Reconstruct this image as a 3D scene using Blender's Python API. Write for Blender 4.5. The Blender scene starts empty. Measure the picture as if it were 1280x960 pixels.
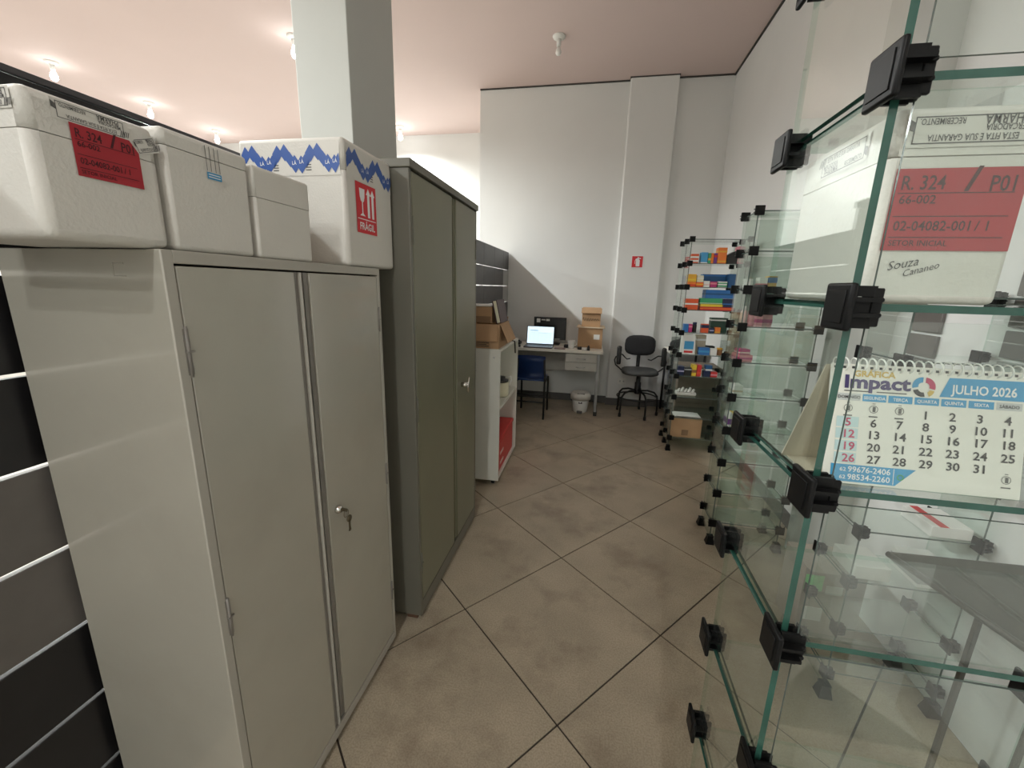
import bpy, bmesh, math, random
from mathutils import Vector, Matrix
random.seed(7)
S = bpy.context.scene
COL = S.collection
PI = math.pi
# ------------------------------------------------------------------ camera
cd = bpy.data.cameras.new('camera'); cam = bpy.data.objects.new('camera', cd); COL.objects.link(cam)
cd.sensor_fit = 'HORIZONTAL'; cd.sensor_width = 36.0; cd.lens = 520.0 / 1280 * 36.0; cd.clip_start = .02
def camera_rotation(pitch, roll, yaw):
    cp, sp, cr, sr = math.cos(pitch), math.sin(pitch), math.cos(roll), math.sin(roll)
    right0, down0, fwd = Vector((1, 0, 0)), Vector((0, -sp, -cp)), Vector((0, cp, -sp))
    right = cr * right0 + sr * down0; down = -sr * right0 + cr * down0
    Z = Matrix.Rotation(-yaw, 3, 'Z')
    r, d, f = Z @ right, Z @ down, Z @ fwd
    return Matrix((r, -d, -f)).transposed()
cam.matrix_world = Matrix.Translation((0, 0, 1.5)) @ camera_rotation(.2313, -.0257, -.1865).to_4x4()
S.camera = cam
# ------------------------------------------------------------------ world, exposure, light levels
w = bpy.data.worlds.new('room_air'); S.world = w; w.use_nodes = True
w.node_tree.nodes['Background'].inputs[0].default_value = (.9, .95, 1, 1)
w.node_tree.nodes['Background'].inputs[1].default_value = .0
S.view_settings.view_transform = 'Standard'; S.view_settings.look = 'None'
S.view_settings.gamma = 1; S.view_settings.use_curve_mapping = False
S.view_settings.exposure = 0.40
BULB_W = 104.0          # each lit bulb of the sales room on the left
FRONT_W = 46.0         # lit bulbs of the aisle behind the photographer
BULB_COL = (.955, 1.0, .985)
cy = S.cycles
cy.max_bounces = 24; cy.transparent_max_bounces = 64; cy.diffuse_bounces = 6; cy.glossy_bounces = 5
cy.caustics_reflective = False; cy.caustics_refractive = False
cy.sample_clamp_indirect = 6
cy.use_denoising = True
# ------------------------------------------------------------------ materials
def nodes(name):
    m = bpy.data.materials.new(name); m.use_nodes = True
    nt = m.node_tree; return m, nt, nt.nodes, nt.links, nt.nodes['Principled BSDF']
def mat(name, col, rough=.5, metal=0., var=.06, scale=12., bump=0., spec=.5, coat=0., dirt=None, dirt_scale=3., dirt_amt=.5, bscale=None):
    m, nt, N, L, P = nodes(name)
    P.inputs['Roughness'].default_value = rough; P.inputs['Metallic'].default_value = metal
    P.inputs['Specular IOR Level'].default_value = spec; P.inputs['Coat Weight'].default_value = coat
    tc = N.new('ShaderNodeTexCoord'); nz = N.new('ShaderNodeTexNoise')
    nz.inputs['Scale'].default_value = scale; nz.inputs['Detail'].default_value = 5
    L.new(tc.outputs['Object'], nz.inputs['Vector'])
    r = N.new('ShaderNodeValToRGB')
    a = [max(0, c * (1 - var)) for c in col]; b = [min(1, c * (1 + var)) for c in col]
    r.color_ramp.elements[0].position = .3; r.color_ramp.elements[1].position = .7
    r.color_ramp.elements[0].color = (*a, 1); r.color_ramp.elements[1].color = (*b, 1)
    L.new(nz.outputs['Fac'], r.inputs['Fac']); out = r.outputs['Color']
    if dirt:
        n2 = N.new('ShaderNodeTexNoise'); n2.inputs['Scale'].default_value = dirt_scale; n2.inputs['Detail'].default_value = 7; n2.inputs['Roughness'].default_value = .65
        L.new(tc.outputs['Object'], n2.inputs['Vector'])
        r2 = N.new('ShaderNodeValToRGB'); r2.color_ramp.elements[0].position = .5; r2.color_ramp.elements[1].position = .75
        r2.color_ramp.elements[0].color = (0, 0, 0, 1); r2.color_ramp.elements[1].color = (dirt_amt,) * 3 + (1,)
        L.new(n2.outputs['Fac'], r2.inputs['Fac'])
        mx = N.new('ShaderNodeMix'); mx.data_type = 'RGBA'; mx.inputs['B'].default_value = (*dirt, 1)
        L.new(r2.outputs['Color'], mx.inputs['Factor']); L.new(out, mx.inputs['A']); out = mx.outputs['Result']
    L.new(out, P.inputs['Base Color'])
    if bump:
        bp = N.new('ShaderNodeBump'); bp.inputs['Strength'].default_value = bump; bp.inputs['Distance'].default_value = .004
        n3 = N.new('ShaderNodeTexNoise'); n3.inputs['Scale'].default_value = bscale or scale * 6; n3.inputs['Detail'].default_value = 3
        L.new(tc.outputs['Object'], n3.inputs['Vector']); L.new(n3.outputs['Fac'], bp.inputs['Height']); L.new(bp.outputs['Normal'], P.inputs['Normal'])
    return m
def glow(name, col, strength):
    m, nt, N, L, P = nodes(name)
    P.inputs['Base Color'].default_value = (*col, 1); P.inputs['Emission Color'].default_value = (*col, 1); P.inputs['Emission Strength'].default_value = strength
    return m
def clear_glass(name, tint, refl=1.0, haze=.03):
    m, nt, N, L, P = nodes(name); N.remove(P)
    df = N.new('ShaderNodeBsdfDiffuse'); df.inputs['Color'].default_value = (.62, .64, .60, 1); dm = N.new('ShaderNodeMixShader')   # patchy diffuse film mixed in to haze the panes
    nz = N.new('ShaderNodeTexNoise'); nz.inputs['Scale'].default_value = 5; nz.inputs['Detail'].default_value = 6; mr = N.new('ShaderNodeMapRange'); mr.inputs['From Min'].default_value = .35; mr.inputs['From Max'].default_value = .7; mr.inputs['To Min'].default_value = haze * .6; mr.inputs['To Max'].default_value = haze * 1.5
    L.new(nz.outputs['Fac'], mr.inputs['Value']); L.new(mr.outputs[0], dm.inputs[0])
    t = N.new('ShaderNodeBsdfTransparent'); t.inputs['Color'].default_value = (*tint, 1)
    g = N.new('ShaderNodeBsdfGlossy'); g.inputs['Roughness'].default_value = .015; g.inputs['Color'].default_value = (refl, refl, refl, 1)
    f = N.new('ShaderNodeFresnel'); gm = N.new('ShaderNodeNewGeometry')
    ior = N.new('ShaderNodeMapRange'); ior.inputs['To Min'].default_value = 1.5; ior.inputs['To Max'].default_value = 1 / 1.5   # same reflection from both sides of a face
    L.new(gm.outputs['Backfacing'], ior.inputs['Value']); L.new(ior.outputs[0], f.inputs['IOR'])
    mx = N.new('ShaderNodeMixShader')
    L.new(f.outputs[0], mx.inputs[0]); L.new(t.outputs[0], dm.inputs[1]); L.new(df.outputs[0], dm.inputs[2]); L.new(dm.outputs[0], mx.inputs[1]); L.new(g.outputs[0], mx.inputs[2])
    L.new(mx.outputs[0], N['Material Output'].inputs['Surface'])
    return m
M = {}
M['wall'] = mat('wall_paint', (.74, .745, .725), .75, var=.025, scale=1.5, bump=.05, bscale=60)
M['wall_grey'] = mat('column_paint', (.52, .53, .50), .7, var=.03, scale=2)
M['ceiling'] = mat('ceiling_paint', (.68, .545, .51), .8, var=.02, scale=1)
M['shadow_gap'] = mat('dark_gap', (.06, .055, .05), .8)
M['base'] = mat('baseboard_grey', (.10, .095, .09), .5)
M['grout'] = mat('grout', (.055, .042, .032), .9)
M['tile'] = mat('floor_tile', (.475, .405, .305), .40, var=.13, scale=3.5, bump=.12, bscale=160, dirt=(.20, .145, .105), dirt_scale=2.6, dirt_amt=.75)
M['floor_out'] = mat('floor_plain', (.44, .41, .37), .45, var=.08, scale=3)
M['board_black'] = mat('board_black', (.012, .011, .012), .35, var=.2)
M['board_dark'] = mat('board_charcoal', (.055, .052, .055), .4, var=.1)
M['board_grey'] = mat('board_brown_grey', (.13, .118, .108), .35, var=.08)
M['board_light'] = mat('board_light_grey', (.32, .32, .31), .3, var=.05)
M['alu'] = mat('aluminium', (.62, .62, .62), .3, .9, var=.04)
M['cab_light'] = mat('cabinet_grey_paint', (.43, .405, .345), .22, coat=.5, spec=.9, var=.035, scale=2.5, dirt=(.33, .30, .25), dirt_scale=3.5, dirt_amt=.25)
M['cab_shade_grime'] = mat('cabinet_shade_grime_edge', (.235, .215, .195), .4, var=.12, scale=14)  # darker tone holds painted recess shade as well as grime
M['cab_frame'] = mat('cabinet_frame_paint', (.42, .395, .345), .34, var=.035, scale=3)
M['cab_olive'] = mat('cabinet_olive_door', (.19, .185, .125), .28, var=.06, scale=3)
M['cab_olive_frame'] = mat('cabinet_olive_frame', (.145, .137, .110), .36, var=.06, scale=3)  # frame tone darkened to hold the shade on the cabinet's near side
M['cab_gap_shade'] = mat('cabinet_gap_shade', (.016, .012, .009), .8)  # near-black colour paints the shade inside the cabinets
M['rust'] = mat('rusty_foot', (.10, .05, .03), .8, var=.3)
M['chrome'] = mat('chrome', (.75, .74, .70), .14, 1., var=.03)
M['brass'] = mat('dull_key_brass', (.17, .14, .09), .4, .8)
M['foam'] = mat('white_foam', (.66, .635, .585), .62, var=.025, scale=7, bump=.22, bscale=170, dirt=(.52, .48, .43), dirt_scale=4, dirt_amt=.30)
M['foam_seam'] = mat('foam_seam', (.40, .37, .33), .8)
M['red_label'] = mat('red_label', (.37, .012, .022), .4, var=.08)
M['ink'] = mat('ink', (.035, .03, .032), .6)
M['ink_soft'] = mat('ink_soft', (.10, .095, .09), .6)
M['ink_red'] = mat('ink_dark_red', (.06, .006, .01), .6)
M['tape'] = mat('clear_tape', (.64, .615, .565), .3, var=.04, scale=20)
M['blue_tape'] = mat('blue_tape_print', (.035, .10, .36), .3, var=.1)
M['white_print'] = mat('white_print', (.80, .80, .80), .5)
M['cyan'] = mat('cyan_print', (.04, .30, .56), .45)
M['pale_cyan'] = mat('pale_cyan_print', (.52, .66, .68), .5)
M['purple_ink'] = mat('purple_ink', (.05, .03, .13), .5)
M['gold_ink'] = mat('gold_ink', (.62, .42, .10), .5)
M['crimson'] = mat('crimson_ink', (.50, .03, .11), .5)
M['grey_print'] = mat('grey_print', (.55, .55, .55), .5)
M['paper'] = mat('calendar_paper', (.80, .77, .71), .5, var=.015)
M['cream_card'] = mat('cream_card', (.62, .55, .43), .7, var=.04)
M['white_wire'] = mat('white_wire', (.85, .84, .8), .35)
M['sign_red'] = mat('sign_red', (.62, .02, .03), .45)
M['glass'] = clear_glass('clear_glass', (.94, .965, .95), haze=.016)
M['glass_g'] = clear_glass('greenish_glass', (.875, .92, .89), haze=.03)
def glass_edge(name, col, tint):
    # polished edge: green seen from outside, clear when looked at from inside the plate
    m = mat(name, col, .12, var=.15, scale=30); nt = m.node_tree; N, L = nt.nodes, nt.links
    t = N.new('ShaderNodeBsdfTransparent'); t.inputs['Color'].default_value = (*tint, 1); gm = N.new('ShaderNodeNewGeometry'); mx = N.new('ShaderNodeMixShader')
    L.new(gm.outputs['Backfacing'], mx.inputs[0]); L.new(N['Principled BSDF'].outputs[0], mx.inputs[1]); L.new(t.outputs[0], mx.inputs[2]); L.new(mx.outputs[0], N['Material Output'].inputs['Surface'])
    return m
M['edge'] = glass_edge('glass_edge_green', (.026, .085, .064), (.75, .88, .82))
M['edge_thin'] = glass_edge('glass_edge_thin', (.09, .11, .10), (.8, .88, .84))
M['edge_far'] = glass_edge('glass_edge_grey', (.11, .14, .125), (.8, .88, .84))
M['connector'] = mat('black_plastic', (.005, .005, .005), .42, var=.2, spec=.18)
M['smoked'] = mat('smoked_grey_top', (.06, .06, .046), .5, spec=.15, var=.15, scale=4)
M['smoked_rim'] = mat('smoked_rim', (.05, .045, .035), .3)
M['white_lam'] = mat('white_laminate', (.74, .73, .66), .4, var=.02)
M['desk_grey'] = mat('desk_grey_panel', (.52, .51, .47), .45)
M['desk_top'] = mat('desk_cream_top', (.86, .83, .75), .35, var=.02)
M['steel_grey'] = mat('grey_tube', (.30, .30, .30), .35, .6)
M['black'] = mat('black_plastic_matt', (.014, .014, .014), .45, var=.15)
M['black_fabric'] = mat('black_fabric', (.018, .018, .02), .75, var=.2, scale=60, bump=.3, bscale=500)
M['seat_grey'] = mat('dark_grey_vinyl', (.045, .046, .045), .5)
M['blue_plastic'] = mat('blue_plastic', (.010, .045, .17), .35, var=.06)
M['card'] = mat('cardboard', (.46, .285, .155), .8, var=.07, scale=9)
M['card_dark'] = mat('cardboard_inside', (.26, .16, .09), .85, var=.07)
M['card_light'] = mat('cardboard_edge', (.66, .53, .38), .8, var=.05)
M['card_brown_grey'] = mat('brown_grey_cardboard', (.34, .30, .25), .8, var=.06)
M['card_grey'] = mat('grey_cardboard', (.17, .14, .105), .8, var=.06)
M['screen'] = glow('laptop_screen', (.74, .90, 1.0), .75)
M['screen_blue'] = glow('screen_table', (.50, .72, .88), .5)
M['screen_dark'] = mat('monitor_black', (.012, .012, .013), .25)
M['lit'] = glow('lit_bulb', BULB_COL, 22.0)
M['bulb_off'] = mat('bulb_white', (.80, .78, .74), .3)
M['socket'] = mat('socket_white', (.78, .77, .73), .4)
M['bag_white'] = mat('white_bag', (.72, .70, .66), .5, bump=.5, bscale=40)
M['green_neon'] = mat('green_label', (.22, .72, .25), .5, var=.2, scale=40)
P_COL = dict(red=(.62, .03, .03), scarlet=(.70, .10, .03), orange=(.80, .20, .03), amber=(.78, .40, .04), yellow=(.80, .55, .05), cream=(.72, .68, .50),
    white=(.78, .77, .74), blue=(.03, .16, .45), navy=(.012, .02, .07), sky=(.06, .30, .55), deepblue=(.015, .085, .22), green=(.05, .33, .15), dgreen=(.015, .055, .035),
    purple=(.18, .05, .25), magenta=(.48, .03, .17), pink=(.75, .25, .30), palepink=(.78, .55, .52), black=(.015, .013, .013), brown=(.30, .13, .05), beige=(.50, .43, .32), lilac=(.45, .42, .60), grey=(.40, .40, .40), teal=(.03, .22, .30))
for k, c in P_COL.items(): M['p_' + k] = mat('pack_' + k, c, .4, var=.05)
# ------------------------------------------------------------------ mesh helpers
WM = {}
class MB:
    def __init__(s): s.bm = bmesh.new()
    def _add(s, vs, fs, mi=0, smooth=False):
        v = [s.bm.verts.new(p) for p in vs]; out = []
        for f in fs:
            try:
                fc = s.bm.faces.new([v[i] for i in f]); fc.material_index = mi; fc.smooth = smooth; out.append(fc)
            except ValueError: pass
        return v, out
    def box(s, x0, x1, y0, y1, z0, z1, mi=0, bev=0., seg=2, mx=None):
        vs = [Vector((x, y, z)) for z in (z0, z1) for y in (y0, y1) for x in (x0, x1)]
        if mx is not None: vs = [mx @ p for p in vs]
        fs = [(0, 2, 3, 1), (4, 5, 7, 6), (0, 1, 5, 4), (2, 6, 7, 3), (0, 4, 6, 2), (1, 3, 7, 5)]
        v, f = s._add(vs, fs, mi)
        if bev > 0:
            es = list({e for x in f for e in x.edges})
            r = bmesh.ops.bevel(s.bm, geom=es, offset=bev, segments=seg, affect='EDGES', profile=.5)
            for x in r['faces']: x.material_index = mi; x.smooth = True
        return s
    def quad(s, pts, mi=0): s._add([Vector(p) for p in pts], [tuple(range(len(pts)))], mi); return s
    def tube(s, pts, r, n=8, mi=0, closed=False):
        pts = [Vector(p) for p in pts]; rs = r if isinstance(r, (list, tuple)) else [r] * len(pts)
        rings = []; up = None
        for i, p in enumerate(pts):
            if closed: t = (pts[(i + 1) % len(pts)] - pts[i - 1])
            else: t = pts[min(i + 1, len(pts) - 1)] - pts[max(i - 1, 0)]
            t.normalize()
            if up is None:
                up = t.orthogonal().normalized()
            else:
                up = (up - t * up.dot(t))
                up = up.normalized() if up.length > 1e-6 else t.orthogonal().normalized()
            b = t.cross(up)
            rings.append([p + (up * math.cos(2 * PI * k / n) + b * math.sin(2 * PI * k / n)) * rs[i] for k in range(n)])
        vs = [q for R in rings for q in R]; fs = []; m = len(pts)
        for i in range(m if closed else m - 1):
            j = (i + 1) % m
            for k in range(n): fs.append((i * n + k, i * n + (k + 1) % n, j * n + (k + 1) % n, j * n + k))
        if not closed: fs += [tuple(range(n))[::-1], tuple((m - 1) * n + k for k in range(n))]
        s._add(vs, fs, mi, True); return s
    def cyl(s, p0, p1, r, n=12, mi=0, r1=None): return s.tube([p0, p1], [r, r if r1 is None else r1], n, mi)
    def lathe(s, prof, c=(0, 0, 0), n=16, mi=0, mx=None):
        c = Vector(c); vs = []; fs = []
        for r, z in prof:
            for k in range(n):
                p = Vector((r * math.cos(2 * PI * k / n), r * math.sin(2 * PI * k / n), z))
                vs.append((mx @ p if mx is not None else p) + c)
        for i in range(len(prof) - 1):
            for k in range(n): fs.append((i * n + k, i * n + (k + 1) % n, (i + 1) * n + (k + 1) % n, (i + 1) * n + k))
        fs += [tuple(range(n))[::-1], tuple((len(prof) - 1) * n + k for k in range(n))]
        s._add(vs, fs, mi, True); return s
    def prism(s, outline, a, b, axis, mi=0):
        """outline of 2D points swept along axis (0 x, 1 y, 2 z) from a to b"""
        def P(p, t):
            q = [p[0], p[1]]; q.insert(axis, t); return Vector(q)
        n = len(outline); vs = [P(p, a) for p in outline] + [P(p, b) for p in outline]
        fs = [tuple(range(n)), tuple(range(n, 2 * n))[::-1]] + [(i, i + n, (i + 1) % n + n, (i + 1) % n) for i in range(n)]
        s._add(vs, fs, mi); return s
    def mesh(s, name, mats):
        bmesh.ops.recalc_face_normals(s.bm, faces=s.bm.faces)
        me = bpy.data.meshes.new(name); s.bm.to_mesh(me); s.bm.free()
        for m in (mats if isinstance(mats, (list, tuple)) else [mats]): me.materials.append(M[m] if isinstance(m, str) else m)
        return me
    def build(s, name, mats, parent=None, label=None, local=False):
        if parent is not None and not local: s.bm.transform(WM[parent.name].inverted())
        o = bpy.data.objects.new(name, s.mesh(name, mats)); COL.objects.link(o)
        if parent is not None: o.parent = parent; WM[o.name] = WM[parent.name]
        else: WM[o.name] = Matrix.Identity(4)
        if label: o['label'] = label
        return o
def thing(name, label, cat, loc, rz=0., group=None):
    o = bpy.data.objects.new(name, None); COL.objects.link(o); o.empty_display_size = .05
    o.location = loc; o.rotation_euler = (0, 0, rz); o['label'] = label; o['category'] = cat
    if group: o['group'] = group
    WM[o.name] = Matrix.Translation(loc) @ Matrix.Rotation(rz, 4, 'Z')
    return o
def tag(o, label, cat, group=None):
    o['label'] = label; o['category'] = cat
    if group: o['group'] = group
    return o
def solo(mb, name, mats, label, cat, base, group=None):
    """a thing that is one mesh, with its origin at its base"""
    mb.bm.transform(Matrix.Translation(Vector(base)).inverted())
    o = bpy.data.objects.new(name, mb.mesh(name, mats)); COL.objects.link(o); o.location = base
    WM[o.name] = Matrix.Translation(base); return tag(o, label, cat, group)
def inst(name, me, parent, loc, rot=(0, 0, 0)):
    o = bpy.data.objects.new(name, me); COL.objects.link(o); o.parent = parent
    o.location = WM[parent.name].inverted() @ Vector(loc); o.rotation_euler = rot
    WM[o.name] = WM[parent.name]; return o
def struct(o): o['kind'] = 'structure'; return o
FRONT = Matrix.Rotation(PI / 2, 4, 'X')                                    # reads from -Y
SIDE = Matrix.Rotation(PI / 2, 4, 'Z') @ Matrix.Rotation(PI / 2, 4, 'X')   # reads from +X
def lettering(name, items, matname, parent, origin, basis, bold=0., depth=.0003, label=None):
    """items: (text, size, x, y, align[, width_scale[, angle]]) laid out on a plane at origin with the given basis (matrix)"""
    bm = bmesh.new()
    for it in items:
        tx, sz, x, y, al = it[:5]; ws = it[5] if len(it) > 5 else 1.; ang = it[6] if len(it) > 6 else 0.
        cu = bpy.data.curves.new('t', 'FONT'); cu.body = tx; cu.size = sz; cu.align_x = al; cu.shear = it[7] if len(it) > 7 else 0.; cu.offset = bold * sz; cu.resolution_u = 2; cu.fill_mode = 'FRONT'
        ob = bpy.data.objects.new('t', cu); me = bpy.data.meshes.new_from_object(ob)
        if ws < 0:      # fit to this width
            xs_ = [v.co.x for v in me.vertices]; ws = -ws / (max(xs_) - min(xs_))
        me.transform(Matrix.Translation((x, y, 0)) @ Matrix.Rotation(ang, 4, 'Z') @ Matrix.Diagonal((ws, 1, 1, 1)))
        bm.from_mesh(me); bpy.data.meshes.remove(me); bpy.data.objects.remove(ob); bpy.data.curves.remove(cu)
    bm.transform(Matrix.Translation(Vector(origin)) @ basis @ Matrix.Translation((0, 0, depth)))
    mb = MB(); mb.bm.free(); mb.bm = bm
    me_fix = mb.bm
    bm.transform(WM[parent.name].inverted())
    me = bpy.data.meshes.new(name); bm.to_mesh(me); bm.free(); me.materials.append(M[matname])
    o = bpy.data.objects.new(name, me); COL.objects.link(o); o.parent = parent; WM[o.name] = WM[parent.name]
    if label: o['label'] = label
    return o
def plane_pts(origin, basis, pts, lift=.0003):
    T = Matrix.Translation(Vector(origin)) @ basis
    return [T @ Vector((p[0], p[1], lift)) for p in pts]
# ------------------------------------------------------------------ the setting
H, XR, YB, XP = 3.814, 1.35, 5.55, -1.53     # ceiling height, right wall, back wall, left end of the back wall
X0, Y0, YF = -9.0, -4.0, 6.97
def sbox(name, m, *b, bev=0): return struct(MB().box(*b, bev=bev).build(name, m))
fl = sbox('floor', 'grout', X0, XR + .1, Y0, YF + .1, -.08, -.004)
s0, da, db = Vector((-.503, 1.614)), Vector((.418, .489)), Vector((-.476, .448))
def clip(poly, ax, lim, keep_less):
    out = []
    for i, p in enumerate(poly):
        q = poly[(i + 1) % len(poly)]
        ip = (p[ax] <= lim) == keep_less or p[ax] == lim; iq = (q[ax] <= lim) == keep_less or q[ax] == lim
        if ip: out.append(p)
        if ip != iq:
            t = (lim - p[ax]) / (q[ax] - p[ax]); out.append(p + (q - p) * t)
    return out
g = .0035
tile_shared = {}
for i in range(-12, 16):
    for j in range(-12, 18):
        c = [s0 + da * (i + u) + db * (j + v) for u, v in ((g / .64, g / .64), (1 - g / .64, g / .64), (1 - g / .64, 1 - g / .64), (g / .64, 1 - g / .64))]
        p = c
        for ax, lim, le in ((0, XR - .001, True), (0, -1.85, False), (1, YB - .002, True), (1, -.35, False)): p = clip(p, ax, lim, le) if p else p
        if len(p) < 3: continue
        ar = abs(sum(p[k].x * p[(k + 1) % len(p)].y - p[(k + 1) % len(p)].x * p[k].y for k in range(len(p)))) / 2
        if ar < .003: continue
        if ar > .2645 and 'full' in tile_shared:
            o = bpy.data.objects.new('tile', tile_shared['full']); COL.objects.link(o); o.parent = fl; b = s0 + da * i + db * j; o.location = (b.x, b.y, 0)
        else:
            mb = MB(); b = s0 + da * i + db * j
            full = ar > .2645
            off = b if full else Vector((0, 0))
            mb.prism([(q.x - off.x, q.y - off.y) for q in p], -.02, 0, 2)
            me = mb.mesh('tile', 'tile'); o = bpy.data.objects.new('tile', me); COL.objects.link(o); o.parent = fl; o.location = (off.x, off.y, 0)
            if full: tile_shared['full'] = me
nt = M['tile'].node_tree; pb = nt.nodes['Principled BSDF']; old = pb.inputs['Base Color'].links[0].from_socket
sp = nt.nodes.new('ShaderNodeTexNoise'); sp.inputs['Scale'].default_value = 170; sp.inputs['Detail'].default_value = 4
sr = nt.nodes.new('ShaderNodeValToRGB'); sr.color_ramp.elements[0].position = .36; sr.color_ramp.elements[0].color = (.62, .58, .54, 1); sr.color_ramp.elements[1].position = .60; sr.color_ramp.elements[1].color = (1.06, 1.05, 1.04, 1)
sm = nt.nodes.new('ShaderNodeMix'); sm.data_type = 'RGBA'; sm.blend_type = 'MULTIPLY'; sm.inputs['Factor'].default_value = .5
nt.links.new(sp.outputs['Fac'], sr.inputs['Fac']); nt.links.new(old, sm.inputs['A']); nt.links.new(sr.outputs['Color'], sm.inputs['B']); nt.links.new(sm.outputs['Result'], pb.inputs['Base Color'])
# the tile material varies from object to object so that the shared pieces do not repeat
nt = M['tile'].node_tree
oi = nt.nodes.new('ShaderNodeObjectInfo'); va = nt.nodes.new('ShaderNodeVectorMath'); va.operation = 'ADD'
sc = nt.nodes.new('ShaderNodeVectorMath'); sc.operation = 'SCALE'; sc.inputs[3].default_value = 1.0
gm = nt.nodes.new('ShaderNodeNewGeometry')
for n in [n for n in nt.nodes if n.type == 'TEX_NOISE']: nt.links.new(gm.outputs['Position'], n.inputs['Vector'])
for n in (oi, va, sc): nt.nodes.remove(n)
sbox('floor_sales_room', 'floor_out', X0, -1.86, Y0, YF, -.004, 0)
sbox('floor_front', 'floor_out', -1.86, XR, Y0, -.36, -.004, 0)
sbox('ceiling', 'ceiling', X0 - .1, XR + .2, Y0 - .1, YF + .2, H, H + .1)
sbox('wall_right', 'wall', XR, XR + .1, Y0, YF, 0, H)
sbox('wall_back', 'wall', XP, XR, YB, YF, 0, H - .012)
sbox('wall_far', 'wall', X0, XP, YF, YF + .1, 0, H)
sbox('wall_left', 'wall', X0 - .1, X0, Y0, YF + .1, 0, H)
sbox('wall_front', 'wall', X0, XR + .1, Y0 - .1, Y0, 0, H)
# shadow gaps of the plaster ceiling
struct(MB().box(XP, XR, YB - .012, YB, H - .014, H).build('trim_1', 'shadow_gap'))
struct(MB().box(XR - .014, XR, .2, YB, H - .016, H).build('trim_2', 'shadow_gap'))
pil = MB().prism([(.250, 5.47), (.758, 5.47), (.758, YB), (.236, YB), (.236, 5.484)], 0, H - .012, 2)
struct(pil.build('wall_pilaster', 'wall'))
struct(MB().prism([(.230, 5.464), (.764, 5.464), (.764, YB), (.230, YB)], H - .012, H, 2).build('trim_3', 'shadow_gap'))
struct(MB().box(1.235, XR, 2.2, 2.52, 0, H).build('wall_pier', 'wall_grey'))
sbox('wall_column', 'wall_grey', -1.42, -1.15, 1.96, 2.41, 0, H, bev=.004)
sbox('baseboard_back', 'base', -1.1, XR, YB - .012, YB - .0005, 0, .095)
sbox('baseboard_pilaster', 'base', .23, .765, 5.458, 5.4695, 0, .095)
sbox('baseboard_right', 'base', XR - .012, XR - .0005, 2.53, YB - .013, 0, .095)
# ------------------------------------------------------------------ ceiling bulbs
def bulb(x, y, lit, label, watts=0.):
    t = thing('ceiling_bulb', label, 'light bulb', (x, y, H), group=None)
    MB().lathe([(.005, -.030), (.030, -.030), (.055, -.018), (.062, -.004), (.062, 0)], (x, y, H), 20).build('rose', 'socket', t)
    MB().lathe([(.010, -.085), (.021, -.083), (.022, -.045), (.026, -.030)], (x, y, H), 14).build('lamp_holder', 'socket', t)
    prof = [(.006, -.190), (.020, -.186), (.031, -.170), (.034, -.150), (.029, -.125), (.019, -.100), (.014, -.086)]
    if not lit: prof = [(r * .8, -.085 + (z + .085) * .72) for r, z in prof]
    MB().lathe(prof, (x, y, H), 16).build('bulb', 'lit' if lit else 'bulb_off', t, 'glowing bulb' if lit else None)
    if lit:
        l = bpy.data.lights.new('bulb_light', 'SPOT'); l.energy = watts; l.color = BULB_COL; l.shadow_soft_size = .05; l.spot_size = math.radians(172); l.spot_blend = .6   # the housing keeps most light off the ceiling
        o = bpy.data.objects.new('bulb_light', l); COL.objects.link(o); o.parent = t; o.location = (0, 0, -.25)
bulb(-.496, 4.579, False, 'unlit white bulb hanging from the bare ceiling above the desk aisle')
bulb(-3.046, 4.213, True, 'glowing bulb beside the left edge of the grey column', BULB_W)
bulb(-3.072, 6.576, True, 'glowing bulb peeking out just right of the grey column', BULB_W)
bulb(-6.144, 4.262, True, 'glowing bulb largest of three above the near foam box', BULB_W)
bulb(-6.150, 5.331, True, 'glowing bulb in the middle of three above the near foam boxes', BULB_W)
bulb(-6.151, 6.384, True, 'glowing bulb nearest the big blue-taped foam box', BULB_W)
for k, (x, y) in enumerate([(-3.05, 1.85), (-6.15, 1.9), (-3.05, -.5), (-6.15, -.5), (-3.05, -2.6), (-3.05, .7), (-3.05, 3.05), (-3.05, 5.4), (-6.15, 3.1), (-6.15, .7)]):
    bulb(x, y, True, 'glowing bulb of the left sales room, ' + ['above the near slat wall', 'far left beside the outer wall', 'left of the photographer', 'far left and behind the photographer', 'behind the photographer on the left', 'above the sales room beside the photographer', 'above the sales room in front of the column', 'hidden by the column', 'at the far side above the slat wall', 'at the far side beside the photographer'][k], BULB_W)
bulb(-.3, -1.9, True, 'glowing bulb in the aisle right behind the photographer', FRONT_W)
bulb(-.3, -3.2, True, 'glowing bulb at the front end of the aisle', FRONT_W * 2.2)
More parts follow.
